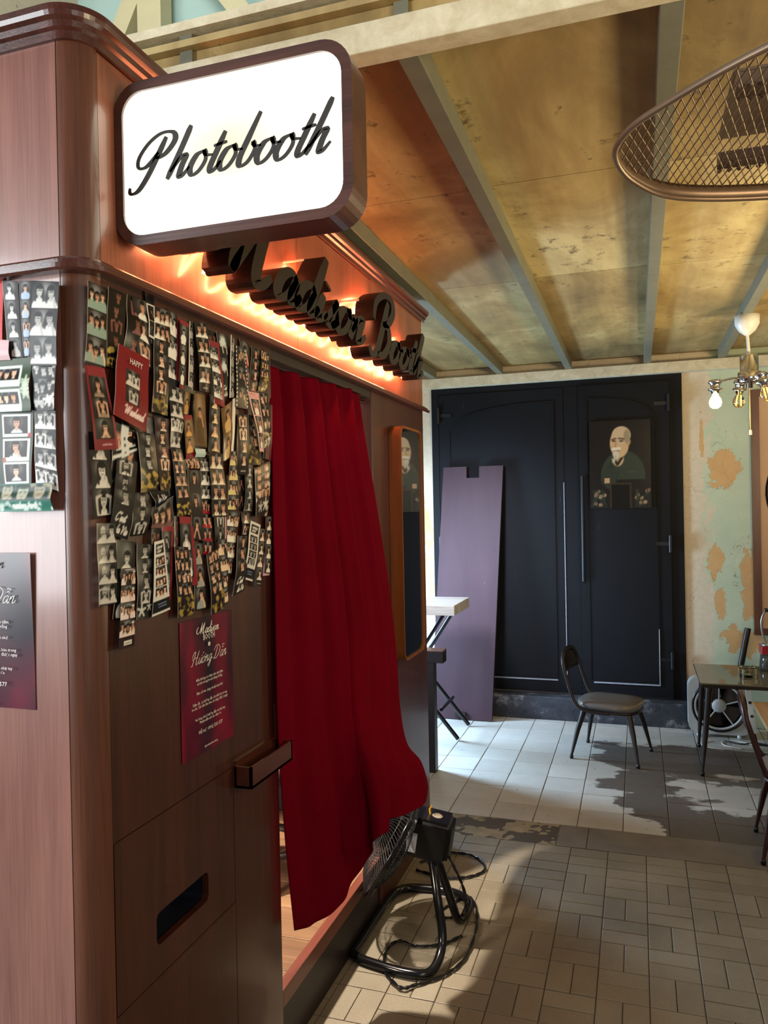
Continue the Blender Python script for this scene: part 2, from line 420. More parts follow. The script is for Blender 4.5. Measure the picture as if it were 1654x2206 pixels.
# front wall left of the curtain: upper sheet, lower frame, hatch with a slot
fl0, fl1, fz0, fz1 = 1.150, 1.575, .546, .856
part(MB().box(-.93, CY+.001, fz1+.0025, X0, 1.81, 1.88), 'front_panel', 'booth', BOOTH)
part(MB().box(-.93, fl1+.0025, 0, X0, 1.81, fz1).box(-.93, CY+.001, 0, X0, fl1, fz0-.0025), 'lower_front_panel', 'booth', BOOTH)
slot = [(1.366+x, .637+y) for x, y in rrect(.190, .064, .014, 5)]
def outer_match(inner, x0, y0, x1, y1):
    cx, cy = (x0+x1)/2, (y0+y1)/2; ic = (sum(p[0] for p in inner)/len(inner), sum(p[1] for p in inner)/len(inner))
    n = len(inner)//4; out = []
    cs = [(x1, y1), (x0, y1), (x0, y0), (x1, y0)]
    for q in range(4):
        for k in range(n):
            a = k/(n-1)-.5
            c = cs[q]; nx = cs[(q+1) % 4]; pv = cs[q-1]
            tgt = nx if a > 0 else pv
            f = abs(a)*.6
            out.append((c[0]+(tgt[0]-c[0])*f, c[1]+(tgt[1]-c[1])*f))
    return out
hatch = MB(); om = outer_match(slot, fl0, fz0, fl1, fz1)
# exact corners so that the hatch stays a rectangle
n4 = len(slot)//4
for q, c in enumerate([(fl1, fz1), (fl0, fz1), (fl0, fz0), (fl1, fz0)]): om[q*n4+n4//2] = c
frame_faces(hatch, om, slot, (-.918, 0, 0), (0, 1, 0), (0, 0, 1), (1, 0, 0), .018)
H = part(hatch, 'hatch_door', 'booth', BOOTH)
part(MB().box(-.975, 1.26, .59, -.972, 1.475, .685).prism(slot, (-.972, 0, 0), (0, 1, 0), (0, 0, 1), (1, 0, 0), .056, cap=False), 'slot_recess', 'recess', H)
# open photo tray
tr = MB(); ty0, ty1, tz0, tz1 = 1.583, 1.803, .806, .856
tr.box(X0, ty0, tz0, X0+.044, ty1, tz0+.006).box(X0+.038, ty0, tz0, X0+.044, ty1, tz1).box(X0, ty0, tz0, X0+.044, ty0+.006, tz1).box(X0, ty1-.006, tz0, X0+.044, ty1, tz1).box(X0, ty0, tz0, X0+.005, ty1, tz1+.012)
part(tr, 'photo_tray', 'booth_h', BOOTH)
part(MB().box(X0, ty1-.012, tz1, X0+.004, ty1+.004, .95), 'tray_bracket', 'rail', BOOTH)
# doorway
part(MB().box(-.985, 1.80, .19, -.93, 1.81, 1.88), 'door_jamb', 'booth', BOOTH)
part(MB().box(-.985, 2.61, 0, X0, YF, 1.88, .002), 'right_front_panel', 'booth', BOOTH)
part(MB().box(-.985, 1.81, 1.846, X0-.004, 2.61, 1.88), 'door_header', 'plinth', BOOTH)
part(MB().box(-.928, 1.81, .146, X0, 2.61, .194, .002), 'threshold', 'rail', BOOTH)
part(MB().box(-1.0, 1.81, 0, X0-.008, 2.61, .146), 'plinth', 'plinth', BOOTH)
part(MB().tube([(-.94, 1.80, 1.832), (-.94, 2.61, 1.832)], .010, 10), 'curtain_rod', 'chrome', BOOTH)
for k in range(14):
    y = 1.14+k*.154
    part(MB().box(-2.02, y, .165, -.929, y+.151, .184, .001), 'floor_board', 'boards', BOOTH)
part(MB().box(-2.05, YN+.03, .0, -2.03, YF, 2.30).box(-2.05, YF-.02, 0, -.93, YF, 2.30).box(-2.03, YN+.031, .18, -.95, YN+.04, 1.87).box(-2.03, YN+.03, 1.94, -.93, YF-.02, 1.96), 'inner_lining', 'inner', BOOTH)
part(MB().box(-1.72, YN+.04, .92, -1.28, YN+.055, 1.36), 'flash_panel', plain('flash_diffuser', 'f4f0e8', .6), BOOTH)
part(MB().box(-2.0, 2.92, .184, -1.1, YF-.03, .60, .01), 'bench', 'plinth', BOOTH)
area('booth_flash_lamp', (-1.50, YN+.07, .85), (-1.0, 2.6, .45), .24, 22, (1.0, .86, .70))
point('booth_ceiling_lamp', (-1.5, 2.05, 1.84), 6, (1.0, .86, .72), .05)
def spot(name, loc, target, power, col, ang, r):
    ld = bpy.data.lights.new(name, 'SPOT'); ld.energy = power; ld.color = col; ld.spot_size = ang; ld.spot_blend = .35; ld.shadow_soft_size = r
    o = bpy.data.objects.new(name, ld); COL.objects.link(o); o.location = loc
    o.rotation_euler = (Vector(target)-Vector(loc)).to_track_quat('-Z', 'Y').to_euler()
spot('booth_downlight', (-1.22, 2.12, 1.85), (-.80, 2.40, 0), 330, (1.0, .87, .72), .9, .03)

# stool inside, seen in the gap beside the curtain
ST = thing('stool', 'dark low stool inside the booth, glimpsed beside the curtain', 'stool', (-1.24, 2.36, .184))
st = MB(); st.smooth = True
part(MB().lathe([(.0, .60), (.13, .60), (.145, .585), (.145, .555), (.13, .54), (0, .54)], (-1.24, 2.36, 0)), 'seat', 'plinth', ST)
for a in range(4):
    c, s_ = math.cos(a*PI/2+.5), math.sin(a*PI/2+.5)
    part(MB().tube([(-1.24+.10*c, 2.36+.10*s_, .545), (-1.24+.15*c, 2.36+.15*s_, .184)], .013), 'leg', 'plinth', ST)
part(MB().lathe([(.125, .30), (.145, .30), (.145, .32), (.125, .32), (.125, .30)], (-1.24, 2.36, 0)), 'foot_ring', 'plinth', ST)

# ------------------------------------------------------------------ lit box sign on the corner
SIGN = thing('lightbox_sign', 'glowing rounded white lightbox sign with black script, jutting from the booth corner', 'sign', (-.668, 1.23, 1.935))
so, si = rrect(.466, .297, .056, 8), rrect(.430, .261, .042, 8)
fr = MB(); frame_faces(fr, so, si, (-.668, 1.192, 2.0835), (1, 0, 0), (0, 0, 1), (0, 1, 0), .070)
part(fr, 'sign_frame', wood('sign_frame_wood', '33201b', '5b3830', 'X', 1, .35, .2), SIGN)
FACE = part(MB().prism(rrect(.432, .263, .043, 8), (-.668, 1.197, 2.0835), (1, 0, 0), (0, 0, 1), (0, 1, 0), .012), 'lit_face', 'signface', SIGN)
part(MB().prism(rrect(.44, .27, .045, 8), (-.668, 1.245, 2.0835), (1, 0, 0), (0, 0, 1), (0, 1, 0), .012), 'back_plate', 'bronze', SIGN)
part(MB().box(-.90, 1.215, 1.99, -.885, 1.25, 2.18), 'wall_bracket', 'bronze', SIGN)
ws, tot = word_strokes('Photobooth', .42)
sc = .414/(tot+.9)
for ch, ss in ws:
    mb = MB()
    for st_ in ss: ribbon(mb, st_, .13, .30, (-.859, 1.1965, 2.047), (sc, 0, 0), (0, 0, sc*1.02), (0, -1, 0), 0, .0018, 7)
    part(mb, 'letter', 'black_ink', FACE)

# ------------------------------------------------------------------ channel letters on the fascia
LET = thing('channel_letter_sign', 'dark bronze script channel letters with orange glow, along the booth fascia', 'sign', (-.86, 2.1, 1.95))
ws, tot = word_strokes('Madison Booth', .42)
kx = 1.66/(tot+.8)
for ch, ss in ws:
    if not ss: continue
    mb = MB(); hb = MB()
    big = .098 if ch in 'MB' else .080
    for st_ in ss:
        ribbon(mb, st_, .22, .40, (0, 1.385, 1.958), (0, kx, 0), (0, 0, big), (1, 0, 0), X0+.034, X0+.098, 7)
        P = catmull([Vector((x, y, 0)) for x, y in st_], 4)
        rp = [(X0+.030, 1.385+p.x*kx, 1.958+p.y*big) for p in P]
        hb.tube(rp, .004, 4, caps=False)
    L_ = part(mb, 'letter', 'bronze', LET)
    part(hb, 'backlight', 'halo', L_)
for y, z in ((1.33, 2.0), (1.62, 1.98), (1.90, 2.12), (2.05, 1.985), (2.33, 2.12), (2.45, 1.975), (2.62, 1.985), (2.85, 1.975), (2.97, 2.10)):
    part(MB().tube([(X0, y, z), (X0+.06, y, z)], .0035, 6), 'standoff', 'clear', LET)

# ------------------------------------------------------------------ wall mirror
MIR = thing('wall_mirror', 'tall rounded mirror in a deep orange brown wood frame on the booth', 'mirror', (-.875, 2.95, .86))
mo, mi = rrect(.301, .905, .045, 7), rrect(.283, .887, .037, 7)
mf = MB(); frame_faces(mf, mo, mi, (-.899, 2.9465, 1.3125), (0, 1, 0), (0, 0, 1), (1, 0, 0), .050)
part(mf, 'mirror_frame', 'mirror_wood', MIR)
part(MB().prism(rrect(.285, .889, .038, 7), (-.899, 2.9465, 1.3125), (0, 1, 0), (0, 0, 1), (1, 0, 0), .043), 'mirror_glass', 'mirror', MIR)

# ------------------------------------------------------------------ curtain
CL = [(-.915, 1.815, 1.828), (-.895, 1.797, 1.688), (-.888, 1.786, 1.568), (-.882, 1.773, 1.413), (-.88, 1.771, 1.259), (-.88, 1.769, 1.094), (-.88, 1.770, .94), (-.88, 1.779, .795), (-.88, 1.796, .633), (-.875, 1.807, .497), (-.87, 1.824, .350)]
CR = [(-.915, 2.519, 1.850), (-.893, 2.486, 1.76), (-.875, 2.476, 1.663), (-.857, 2.518, 1.457), (-.847, 2.605, 1.176), (-.84, 2.657, .935), (-.80, 2.561, .759), (-.75, 2.466, .661), (-.70, 2.451, .608), (-.67, 2.418, .545), (-.665, 2.374, .513)]
CBt = [(-.87, 1.824, .350), (-.85, 1.948, .313), (-.82, 2.067, .330), (-.77, 2.112, .424), (-.72, 2.075, .506), (-.69, 2.135, .512), (-.67, 2.212, .516), (-.665, 2.374, .513)]
def along(P, t):
    Q = catmull(P, 12); x = t*(len(Q)-1); i = min(int(x), len(Q)-2); return Q[i].lerp(Q[i+1], x-i)
def curtain_fn(u, v):
    l, r = along(CL, v), along(CR, v)
    top = Vector(CL[0]).lerp(Vector(CR[0]), u); bot = along(CBt, u)
    p = l.lerp(r, u)+top*(1-v)+bot*v-(Vector(CL[0]).lerp(Vector(CR[0]), u)*(1-v)+Vector(CL[-1]).lerp(Vector(CR[-1]), u)*v)
    edge = min(1, min(u, 1-u)*9)
    amp = (.012*(1-v)**.7+.006)*edge
    ph = u*5.2*2*PI+.9*math.sin(3*u+2.2*v)
    p.x += amp*(math.sin(ph)+.35*math.sin(2.1*ph+1.0))
    # the fan pushes a fold out low on the right side
    g = math.exp(-((u-.80)/.10)**2)*max(0, (v-.55)/.45)
    p.x -= .06*g*(1 if v > .55 else 0)
    g2 = math.exp(-((u-.93)/.07)**2)*max(0, (v-.6)/.4)
    p.x += .02*g2
    return p
t = NT('burgundy_velvet'); nz = t.noise(t.obj(), 6, 3)
t.base(t.mix(nz, hx('52000e'), hx('660018'))); t.b.inputs['Sheen Weight'].default_value = .2
t.b.inputs['Sheen Tint'].default_value = rgba('90001c'); t.b.inputs['Sheen Roughness'].default_value = .4
t.bump(t.noise(t.obj(), 500, 2), .08, .001); M['velvet'] = t.set(.9, spec=.04)
cu = MB(); cu.grid(curtain_fn, 120, 90)
CUR = cu.build('curtain', M['velvet'])
md = CUR.modifiers.new('thick', 'SOLIDIFY'); md.thickness = .0025; md.offset = 0
tag(CUR, 'burgundy velvet curtain blown out of the booth doorway', 'curtain')
STRIPS = [
((1099, 1850, 1148, 1849, 1137, 1706, 1087, 1709),3,'c',3,3,'8fa79a','','colour photo strip of three friends in pale green shirts, topmost left'),
((1157, 1856, 1210, 1855, 1190, 1709, 1143, 1711),2,'cd',4,1,'2a1c22','leo','dim photo strip of a woman in a dark sleeveless top beside the green shirts'),
((1214, 1857, 1270, 1858, 1255, 1742, 1202, 1748),1,'cd',3,1,'d8b8b4','','dim photo strip of a figure in a pale pink shirt left of the white tee'),
((1225, 1855, 1277, 1856, 1286, 1725, 1238, 1745),2,'c',3,1,'f0ece0','','photo strip of a man in a white tee with a dark strap, bent gold corner'),
((1270, 1873, 1299, 1873, 1296, 1721, 1271, 1723),1,'n',0,0,'1c1a1c','vtext','narrow navy strip with tiny vertical lettering right of the white tee man'),
((1265, 1853, 1292, 1853, 1287, 1786, 1272, 1790),3,'cd',2,1,'30151c','wf','small white framed maroon strip under the moulding'),
((1297, 1855, 1351, 1857, 1343, 1789, 1294, 1789),2,'c',2,3,'f0ece0','','photo strip of three girls in white leaning together, above a woman in white'),
((1287, 1791, 1334, 1790, 1329, 1642, 1276, 1645),3,'c',4,1,'f0ece0','leo','photo strip of one woman in white with a leopard print foot, curled left edge'),
((1347, 1863, 1390, 1852, 1376, 1709, 1340, 1713),1,'b',3,2,'f0ece0','rr','black and white strip of a hugging couple with a red right border'),
((1379, 1848, 1413, 1845, 1389, 1702, 1370, 1704),3,'b',3,1,'f0ece0','rt','black and white strip of a long haired woman with a red top and foot'),
((1425, 1854, 1443, 1854, 1439, 1708, 1414, 1709),1,'b',4,1,'b9b894','edge','sliver of a black and white strip with white paper edges, by the cream shirts couple'),
((1432, 1855, 1486, 1861, 1494, 1712, 1450, 1709),3,'c',4,2,'f0ece0','cap','photo strip of a couple, woman in cream and man in white, captioned foot'),
((1495, 1853, 1535, 1851, 1541, 1809, 1496, 1817),1,'cd',1,2,'33251f','','corner of a dark photo behind the red topped strip of four'),
((1485, 1826, 1529, 1827, 1549, 1683, 1507, 1690),4,'b',4,4,'f0ece0','rr rt','tilted black and white strip of four friends with red top and right border'),
((1528, 1854, 1579, 1855, 1576, 1712, 1552, 1707),2,'b',2,2,'1c1a1c','glow cest','dark strip with bright white glows and small script lettering'),
((1589, 1860, 1610, 1849, 1600, 1713, 1577, 1711),3,'b',4,1,'8d9580','edge','thin bowed strip of a grey green woman with a bright white edge'),
((1605, 1839, 1652, 1837, 1662, 1694, 1596, 1691),4,'c',3,2,'1c1a1c','film','strip with white film perforations and two grinning people in black'),
((1640, 1862, 1690, 1855, 1685, 1733, 1641, 1736),1,'c',2,1,'b5252b','','dark strip with a red dressed figure and curled corner behind the perforated one'),
((1696, 1853, 1745, 1852, 1726, 1743, 1670, 1739),2,'c',4,1,'d0596b','','strip of a girl in a pink dress on brown'),
((1742, 1855, 1785, 1849, 1766, 1751, 1718, 1745),3,'c',3,3,'b79a52','leo cap','strip of a small group with gold leopard print, right end under the moulding'),
((1651, 1736, 1711, 1739, 1734, 1595, 1714, 1596),5,'c',3,1,'e8e2d6','pf','strongly tilted pink framed strip of a long haired woman'),
((1720, 1743, 1771, 1748, 1786, 1618, 1741, 1605),3,'c',3,2,'1c1a1c','leo2','strip of two people in black tees with white flower sprigs at the foot'),
((1765, 1720, 1802, 1722, 1790, 1576, 1744, 1580),2,'cd',2,1,'a06a72','rr','strip with a dull pink border at the edge of the curtain'),
((1166, 1755, 1258, 1741, 1244, 1602, 1141, 1624),6,'card',2,2,'f0ece0','happy','big glossy red card reading Happy Weekend with two black and white photos'),
((1080, 1702, 1130, 1704, 1166, 1565, 1099, 1558),5,'c',3,1,'9d8672','rt rb','red bordered strip of a woman in a tan strapless top'),
((1096, 1591, 1153, 1591, 1157, 1445, 1104, 1442),2,'b',3,1,'e6dcd0','big','strip of a long haired woman in a dark crop top'),
((1166, 1618, 1234, 1607, 1233, 1541, 1156, 1495),1,'c',2,2,'dfe4e2','cross','strip with a white cross shaped band and tiny vertical words, below the red card'),
((1168, 1550, 1227, 1543, 1194, 1400, 1136, 1414),3,'b',3,1,'f0ece0','cross2 cest','man in a white tee with a dark cross, script at the strip foot'),
((1105, 1433, 1158, 1433, 1157, 1288, 1108, 1289),4,'b',4,2,'cfc8bb','','black and white strip of a bald man hugging a woman, low left'),
((1164, 1401, 1222, 1395, 1202, 1252, 1151, 1260),2,'n2',2,1,'f0ece0','','navy strip with one boy in a plain white tee'),
((1168, 1350, 1208, 1349, 1197, 1206, 1154, 1205),5,'c',4,5,'e8d6d2','cap tag hat','maroon strip of five girls with a white tag, hanging lowest'),
((1212, 1488, 1271, 1487, 1250, 1408, 1197, 1406),3,'b',3,1,'1c1a1c','','black and white strip of a boy in a black tee'),
((1227, 1602, 1282, 1602, 1293, 1488, 1236, 1488),3,'b',3,1,'d6cfc8','leo','grey leopard footed strip of a woman in white, left of the maroon one'),
((1261, 1635, 1290, 1633, 1289, 1593, 1268, 1600),1,'glare',0,0,'1c1a1c','','shiny grey scrap without a picture beside the red card'),
((1282, 1637, 1337, 1637, 1335, 1494, 1294, 1494),3,'c',4,1,'efe7e0','leo mar','maroon strip of a woman in a white top with leopard foot'),
((1334, 1706, 1389, 1703, 1372, 1578, 1334, 1579),3,'b',4,2,'d9d2c6','','black and white strip of three huddled women above the leopard footed pair'),
((1332, 1578, 1371, 1578, 1404, 1444, 1350, 1441),4,'c',4,2,'d8b69c','leo','strip of two women with raised arms and leopard foot, leaning right'),
((1421, 1702, 1465, 1703, 1465, 1587, 1420, 1587),4,'gold',1,1,'3a3024','','tall picture tinted with painted gold glare, a person with hands to the face'),
((1382, 1650, 1412, 1653, 1423, 1565, 1386, 1557),4,'gold',2,1,'e9b56e','rt','narrow red topped strip of a woman, gold glare painted in'),
((1397, 1702, 1420, 1702, 1409, 1653, 1385, 1652),2,'gold',1,1,'c99c66','','strip with painted gold glare, just above the narrow red topped one'),
((1395, 1538, 1445, 1538, 1451, 1386, 1407, 1393),3,'c',3,1,'26201f','','strip of a woman in a black cap and black top'),
((1392, 1564, 1451, 1566, 1450, 1539, 1401, 1538),2,'c',1,2,'c4683f','','single photo of two orange lit girls above the black capped woman'),
((1417, 1583, 1458, 1584, 1455, 1567, 1417, 1565),5,'teal',0,0,'1c1a1c','','small glossy pale teal card'),
((1451, 1566, 1489, 1566, 1491, 1475, 1448, 1476),2,'b',3,2,'f0ece0','','black strip of people in white shirts beside the teal card'),
((1448, 1475, 1493, 1475, 1496, 1349, 1456, 1355),2,'c',4,2,'9e1f2c','','strip of a pair, one in a red dress'),
((1474, 1578, 1532, 1579, 1547, 1437, 1481, 1437),5,'c',4,2,'efe9d2','','curled strip of a kissing couple, the man in a cream tee'),
((1491, 1709, 1535, 1707, 1526, 1580, 1479, 1581),3,'c',4,1,'f0d9a8','','strip of a woman in cream, above the curled kissing couple'),
((1536, 1682, 1589, 1708, 1571, 1572, 1542, 1562),3,'gold',2,1,'d9c08e','','strip with painted gold glare right of the woman in cream'),
((1586, 1709, 1602, 1714, 1586, 1588, 1573, 1587),4,'edge',0,0,'1c1a1c','','white paper edge of a strip seen end on'),
((1605, 1676, 1661, 1681, 1653, 1535, 1599, 1535),4,'c',4,1,'efe3d8','cap','brown strip of a woman in a white strapless top'),
((1571, 1587, 1601, 1589, 1602, 1450, 1550, 1451),4,'c',4,3,'d9cf8a','','strip of three friends in yellow, white and blue tops'),
((1673, 1683, 1711, 1679, 1743, 1563, 1665, 1562),2,'c',3,1,'b9993f','leo','dark strip with yellow leopard splashes beside the brown one'),
((1643, 1561, 1685, 1561, 1671, 1447, 1634, 1448),3,'b',4,1,'a9b9bb','','blue grey strip of a girl with her hands behind her head'),
((1690, 1554, 1776, 1576, 1754, 1436, 1680, 1435),3,'c',4,2,'1c1a1c','flow','strip of men in black tees with white flowers and stars'),
((1617, 1536, 1653, 1535, 1645, 1452, 1616, 1455),1,'cd',2,1,'26242a','','dark strip half hidden behind the yellow tops'),
((1495, 1446, 1551, 1446, 1542, 1377, 1498, 1383),3,'b',2,1,'1c1a1c','pr','black and white strip of a woman in black with a pink edge'),
((1556, 1451, 1616, 1446, 1569, 1304, 1550, 1307),3,'c',4,4,'f0ece0','','strip of four girls in white tops, lower middle'),
((1624, 1446, 1674, 1446, 1658, 1388, 1624, 1392),2,'c',2,1,'f0ece0','','strip of a woman in a white blouse with arms overhead'),
((1505, 1387, 1546, 1387, 1548, 1243, 1515, 1239),4,'c',4,3,'e8cfae','','strip of three girls with a red skirt, over the lowest leopard strip'),
((1453, 1356, 1499, 1368, 1530, 1234, 1468, 1224),5,'c',4,2,'d9d3cb','leo','leaning strip of women in pale shirts with a leopard foot, over the flyer'),
((1590, 1392, 1643, 1390, 1613, 1262, 1563, 1254),5,'c',3,1,'1d2230','cest','dark maroon strip of a praying woman with script lettering'),
((1651, 1426, 1701, 1414, 1656, 1279, 1609, 1290),6,'b',4,2,'d9d5c4','wf hdr','tilted white framed strip with black header, right side'),
((1705, 1406, 1742, 1402, 1708, 1262, 1672, 1268),4,'c',4,1,'e6d6cb','cap','maroon strip of a woman in white, right of the tilted white frame'),
((1747, 1435, 1788, 1434, 1766, 1289, 1735, 1293),3,'c',4,1,'eadfd2','','last strip by the curtain, a long haired woman in white'),
((1738, 1344, 1782, 1342, 1769, 1284, 1726, 1286),2,'pink',0,0,'1c1a1c','','pink frame foot peeking below the last strip'),
((1792, 1434, 1808, 1430, 1799, 1288, 1781, 1292),1,'cd',3,1,'5a4038','','sliver of a dark strip touching the curtain'),
((1259, 1489, 1321, 1495, 1313, 1471, 1277, 1457),4,'n2',0,0,'1c1a1c','cest','dark corner with white script turned sideways'),
((1268, 1459, 1342, 1483, 1338, 1414, 1267, 1416),3,'glare',1,3,'7a5a55','','silvery group photo of red haired women'),
((1264, 1418, 1293, 1419, 1286, 1388, 1260, 1388),4,'cd',1,2,'6b4a44','','small photo of a couple under a blue glow'),
((1300, 1422, 1342, 1421, 1327, 1274, 1308, 1279),3,'b',3,1,'1c1a1c','rt rr','red bordered strip of a woman in black touching her chin'),
((1266, 1393, 1298, 1397, 1314, 1257, 1254, 1250),5,'c',4,3,'e4d9d0','wf hdr','white framed strip of three women with black header, low middle'),
((1220, 1391, 1275, 1390, 1259, 1249, 1216, 1250),3,'b',4,1,'d9d2c8','star','dark strip of a woman in a white top with silver stars at the foot'),
((1362, 1441, 1412, 1439, 1423, 1294, 1367, 1298),3,'b',2,1,'f0ece0','rt rr','red bordered strip of a smiling woman in white, low middle'),
((1333, 1381, 1383, 1377, 1402, 1235, 1342, 1236),5,'c',4,3,'1c1a1c','leo','strip of a man between two women in black, leopard foot'),
((1410, 1384, 1448, 1382, 1466, 1240, 1412, 1240),3,'c',3,1,'9aa09c','','strip of a woman in a grey jacket beside the black clad trio'),
((1349, 1441, 1369, 1440, 1363, 1378, 1346, 1379),2,'cd',2,1,'6b3b3b','','narrow maroon strip left of the red bordered smile'),
((1199, 1643, 1249, 1631, 1246, 1542, 1193, 1540),0,'cd',2,1,'332a2a','',''),
((1296, 1727, 1446, 1711, 1427, 1452, 1287, 1453),0,'n',0,0,'1c1a1c','',''),
]
SIDE_STRIPS = [
((-1107, 1874, -1068, 1868, -1072, 1761, -1110, 1764),1,'red',0,0,'1c1a1c','','red film scrap at the left edge of the picture'),
((-1068, 1868, -1033, 1863, -1026, 1728, -1056, 1729),2,'b',4,1,'d8d8d0','','black and white strip of four single portraits on the pale side'),
((-1031, 1863, -997, 1860, -1009, 1728, -1025, 1729),2,'c',4,1,'a9bcd6','','narrow bluish strip of women between two black and white ones'),
((-994, 1858, -938, 1850, -947, 1706, -1005, 1711),4,'b',3,2,'d6d2cc','','wide black and white strip of laughing girls, highest on the pale side'),
((-1002, 1717, -951, 1713, -955, 1630, -1006, 1630),3,'b',3,3,'23221f','flow','strip of a man in black making a peace sign with friends'),
((-1105, 1727, -1004, 1726, -1002, 1631, -1108, 1635),3,'pol',2,3,'4e6a40','','dark green card with two tilted instant photos and stars'),
((-1088, 1636, -1004, 1633, -1010, 1503, -1083, 1503),2,'deck',3,1,'dfe6ec','','strip of a woman in white inside torn white frames'),
((-1000, 1633, -955, 1633, -952, 1487, -998, 1502),3,'b',4,2,'dfe5dd','','black and white strip of a couple beside the torn white frames'),
((-1080, 1505, -960, 1505, -960, 1456, -1088, 1456),5,'wide',1,3,'5a8a7a','','wide teal card with white flowers and script, lowest on the pale side'),
((-1101, 1765, -1049, 1759, -1047, 1724, -1102, 1726),4,'pinkg',0,0,'1c1a1c','','pale pink glossy scrap above the green card'),
]
# ------------------------------------------------------------------ photo strips: flat prints held in a colour attribute
def s2l(a): a = np.asarray(a, float); return np.where(a <= .04045, a/12.92, ((a+.055)/1.055)**2.4)
def srgb(h): return np.array([int(h[i:i+2], 16)/255 for i in (0, 2, 4)])
class Print:
    """a picture painted cell by cell; u across (0..1), y down in strip widths"""
    def __init__(s, nu, nv, asp, base):
        s.nu, s.nv, s.asp = nu, nv, asp
        s.U, s.Y = np.meshgrid(np.linspace(0, 1, nu), np.linspace(0, asp, nv))
        s.a = np.ones((nv, nu, 3))*srgb(base); s.px = 1.0/(nu-1)
    def put(s, m, c):
        c = srgb(c) if isinstance(c, str) else np.asarray(c); m = np.clip(m, 0, 1)[..., None]
        s.a = s.a*(1-m)+c*m
    def ell(s, cx, cy, rx, ry, c, clip=None, rot=0.0, soft=1.0):
        dx, dy = s.U-cx, s.Y-cy
        if rot: dx, dy = dx*math.cos(rot)+dy*math.sin(rot), -dx*math.sin(rot)+dy*math.cos(rot)
        d = (1-np.sqrt((dx/rx)**2+(dy/ry)**2))*min(rx, ry)
        m = np.clip(d/(s.px*soft)+.5, 0, 1)
        if clip is not None: m = m*clip
        s.put(m, c)
    def rect(s, x0, y0, x1, y1, c, clip=None):
        m = ((s.U >= x0-1e-6) & (s.U <= x1+1e-6) & (s.Y >= y0-1e-6) & (s.Y <= y1+1e-6)).astype(float)
        if clip is not None: m = m*clip
        s.put(m, c); return m
    def line(s, x0, y0, x1, y1, w, c, clip=None):
        dx, dy = x1-x0, y1-y0; L = dx*dx+dy*dy+1e-9
        t = np.clip(((s.U-x0)*dx+(s.Y-y0)*dy)/L, 0, 1)
        d = np.hypot(s.U-x0-t*dx, s.Y-y0-t*dy)
        m = np.clip((w-d)/s.px+.5, 0, 1)
        if clip is not None: m = m*clip
        s.put(m, c)
SKIN = ['e3b79a', 'dba98b', 'efc9ae', 'd3a083']
def person(P, R, cx, cy, r, top, clip, long=True, arm=0, bald=False, hat=False):
    hair = '120d0c'; sk = R.choice(SKIN)
    if long: P.ell(cx, cy+.55*r, 1.22*r, 2.15*r, hair, clip)
    # shoulders and chest
    P.ell(cx, cy+3.5*r, 1.95*r, 2.2*r, top, clip); P.rect(cx-1.6*r, cy+2.6*r, cx+1.6*r, cy+9*r, top, clip)
    P.rect(cx-.30*r, cy+.7*r, cx+.30*r, cy+1.35*r, sk, clip)
    P.ell(cx, cy+1.38*r, .46*r, .42*r, sk, clip)
    if not bald: P.ell(cx, cy-.28*r, 1.05*r, 1.18*r, hair, clip)
    P.ell(cx, cy+(.05 if not bald else -.1)*r, .76*r, (1.0 if not bald else 1.15)*r, sk, clip)
    if not bald: P.ell(cx-.1*r, cy-.78*r, .78*r, .42*r, hair, clip, .15)
    if bald: P.ell(cx, cy+.62*r, .42*r, .22*r, '4a3a30', clip)
    if hat: P.ell(cx, cy-.85*r, 1.0*r, .55*r, 'ddd6cc', clip)
    if r > .1:
        for q in (-1, 1): P.ell(cx+q*.32*r, cy-.05*r, .17*r, .09*r, '2a1b16', clip)
        P.ell(cx, cy+.55*r, .22*r, .08*r, 'a04a42', clip)
    if long:
        for q in (-1, 1): P.line(cx+q*.92*r, cy+.2*r, cx+q*.98*r, cy+1.9*r, .20*r, hair, clip)
    if arm == 1: P.line(cx+1.5*r, cy+4*r, cx+.7*r, cy+1.0*r, .3*r, sk, clip)
    if arm == 2:
        for q in (-1, 1): P.line(cx+q*1.5*r, cy+2.4*r, cx+q*1.7*r, cy-.4*r, .26*r, sk, clip); P.line(cx+q*1.7*r, cy-.4*r, cx+q*.7*r, cy-.7*r, .24*r, sk, clip)
    if arm == 3:
        P.line(cx-1.6*r, cy+3.9*r, cx-.4*r, cy+1.1*r, .27*r, sk, clip); P.line(cx+1.6*r, cy+3.9*r, cx+.4*r, cy+1.1*r, .27*r, sk, clip)
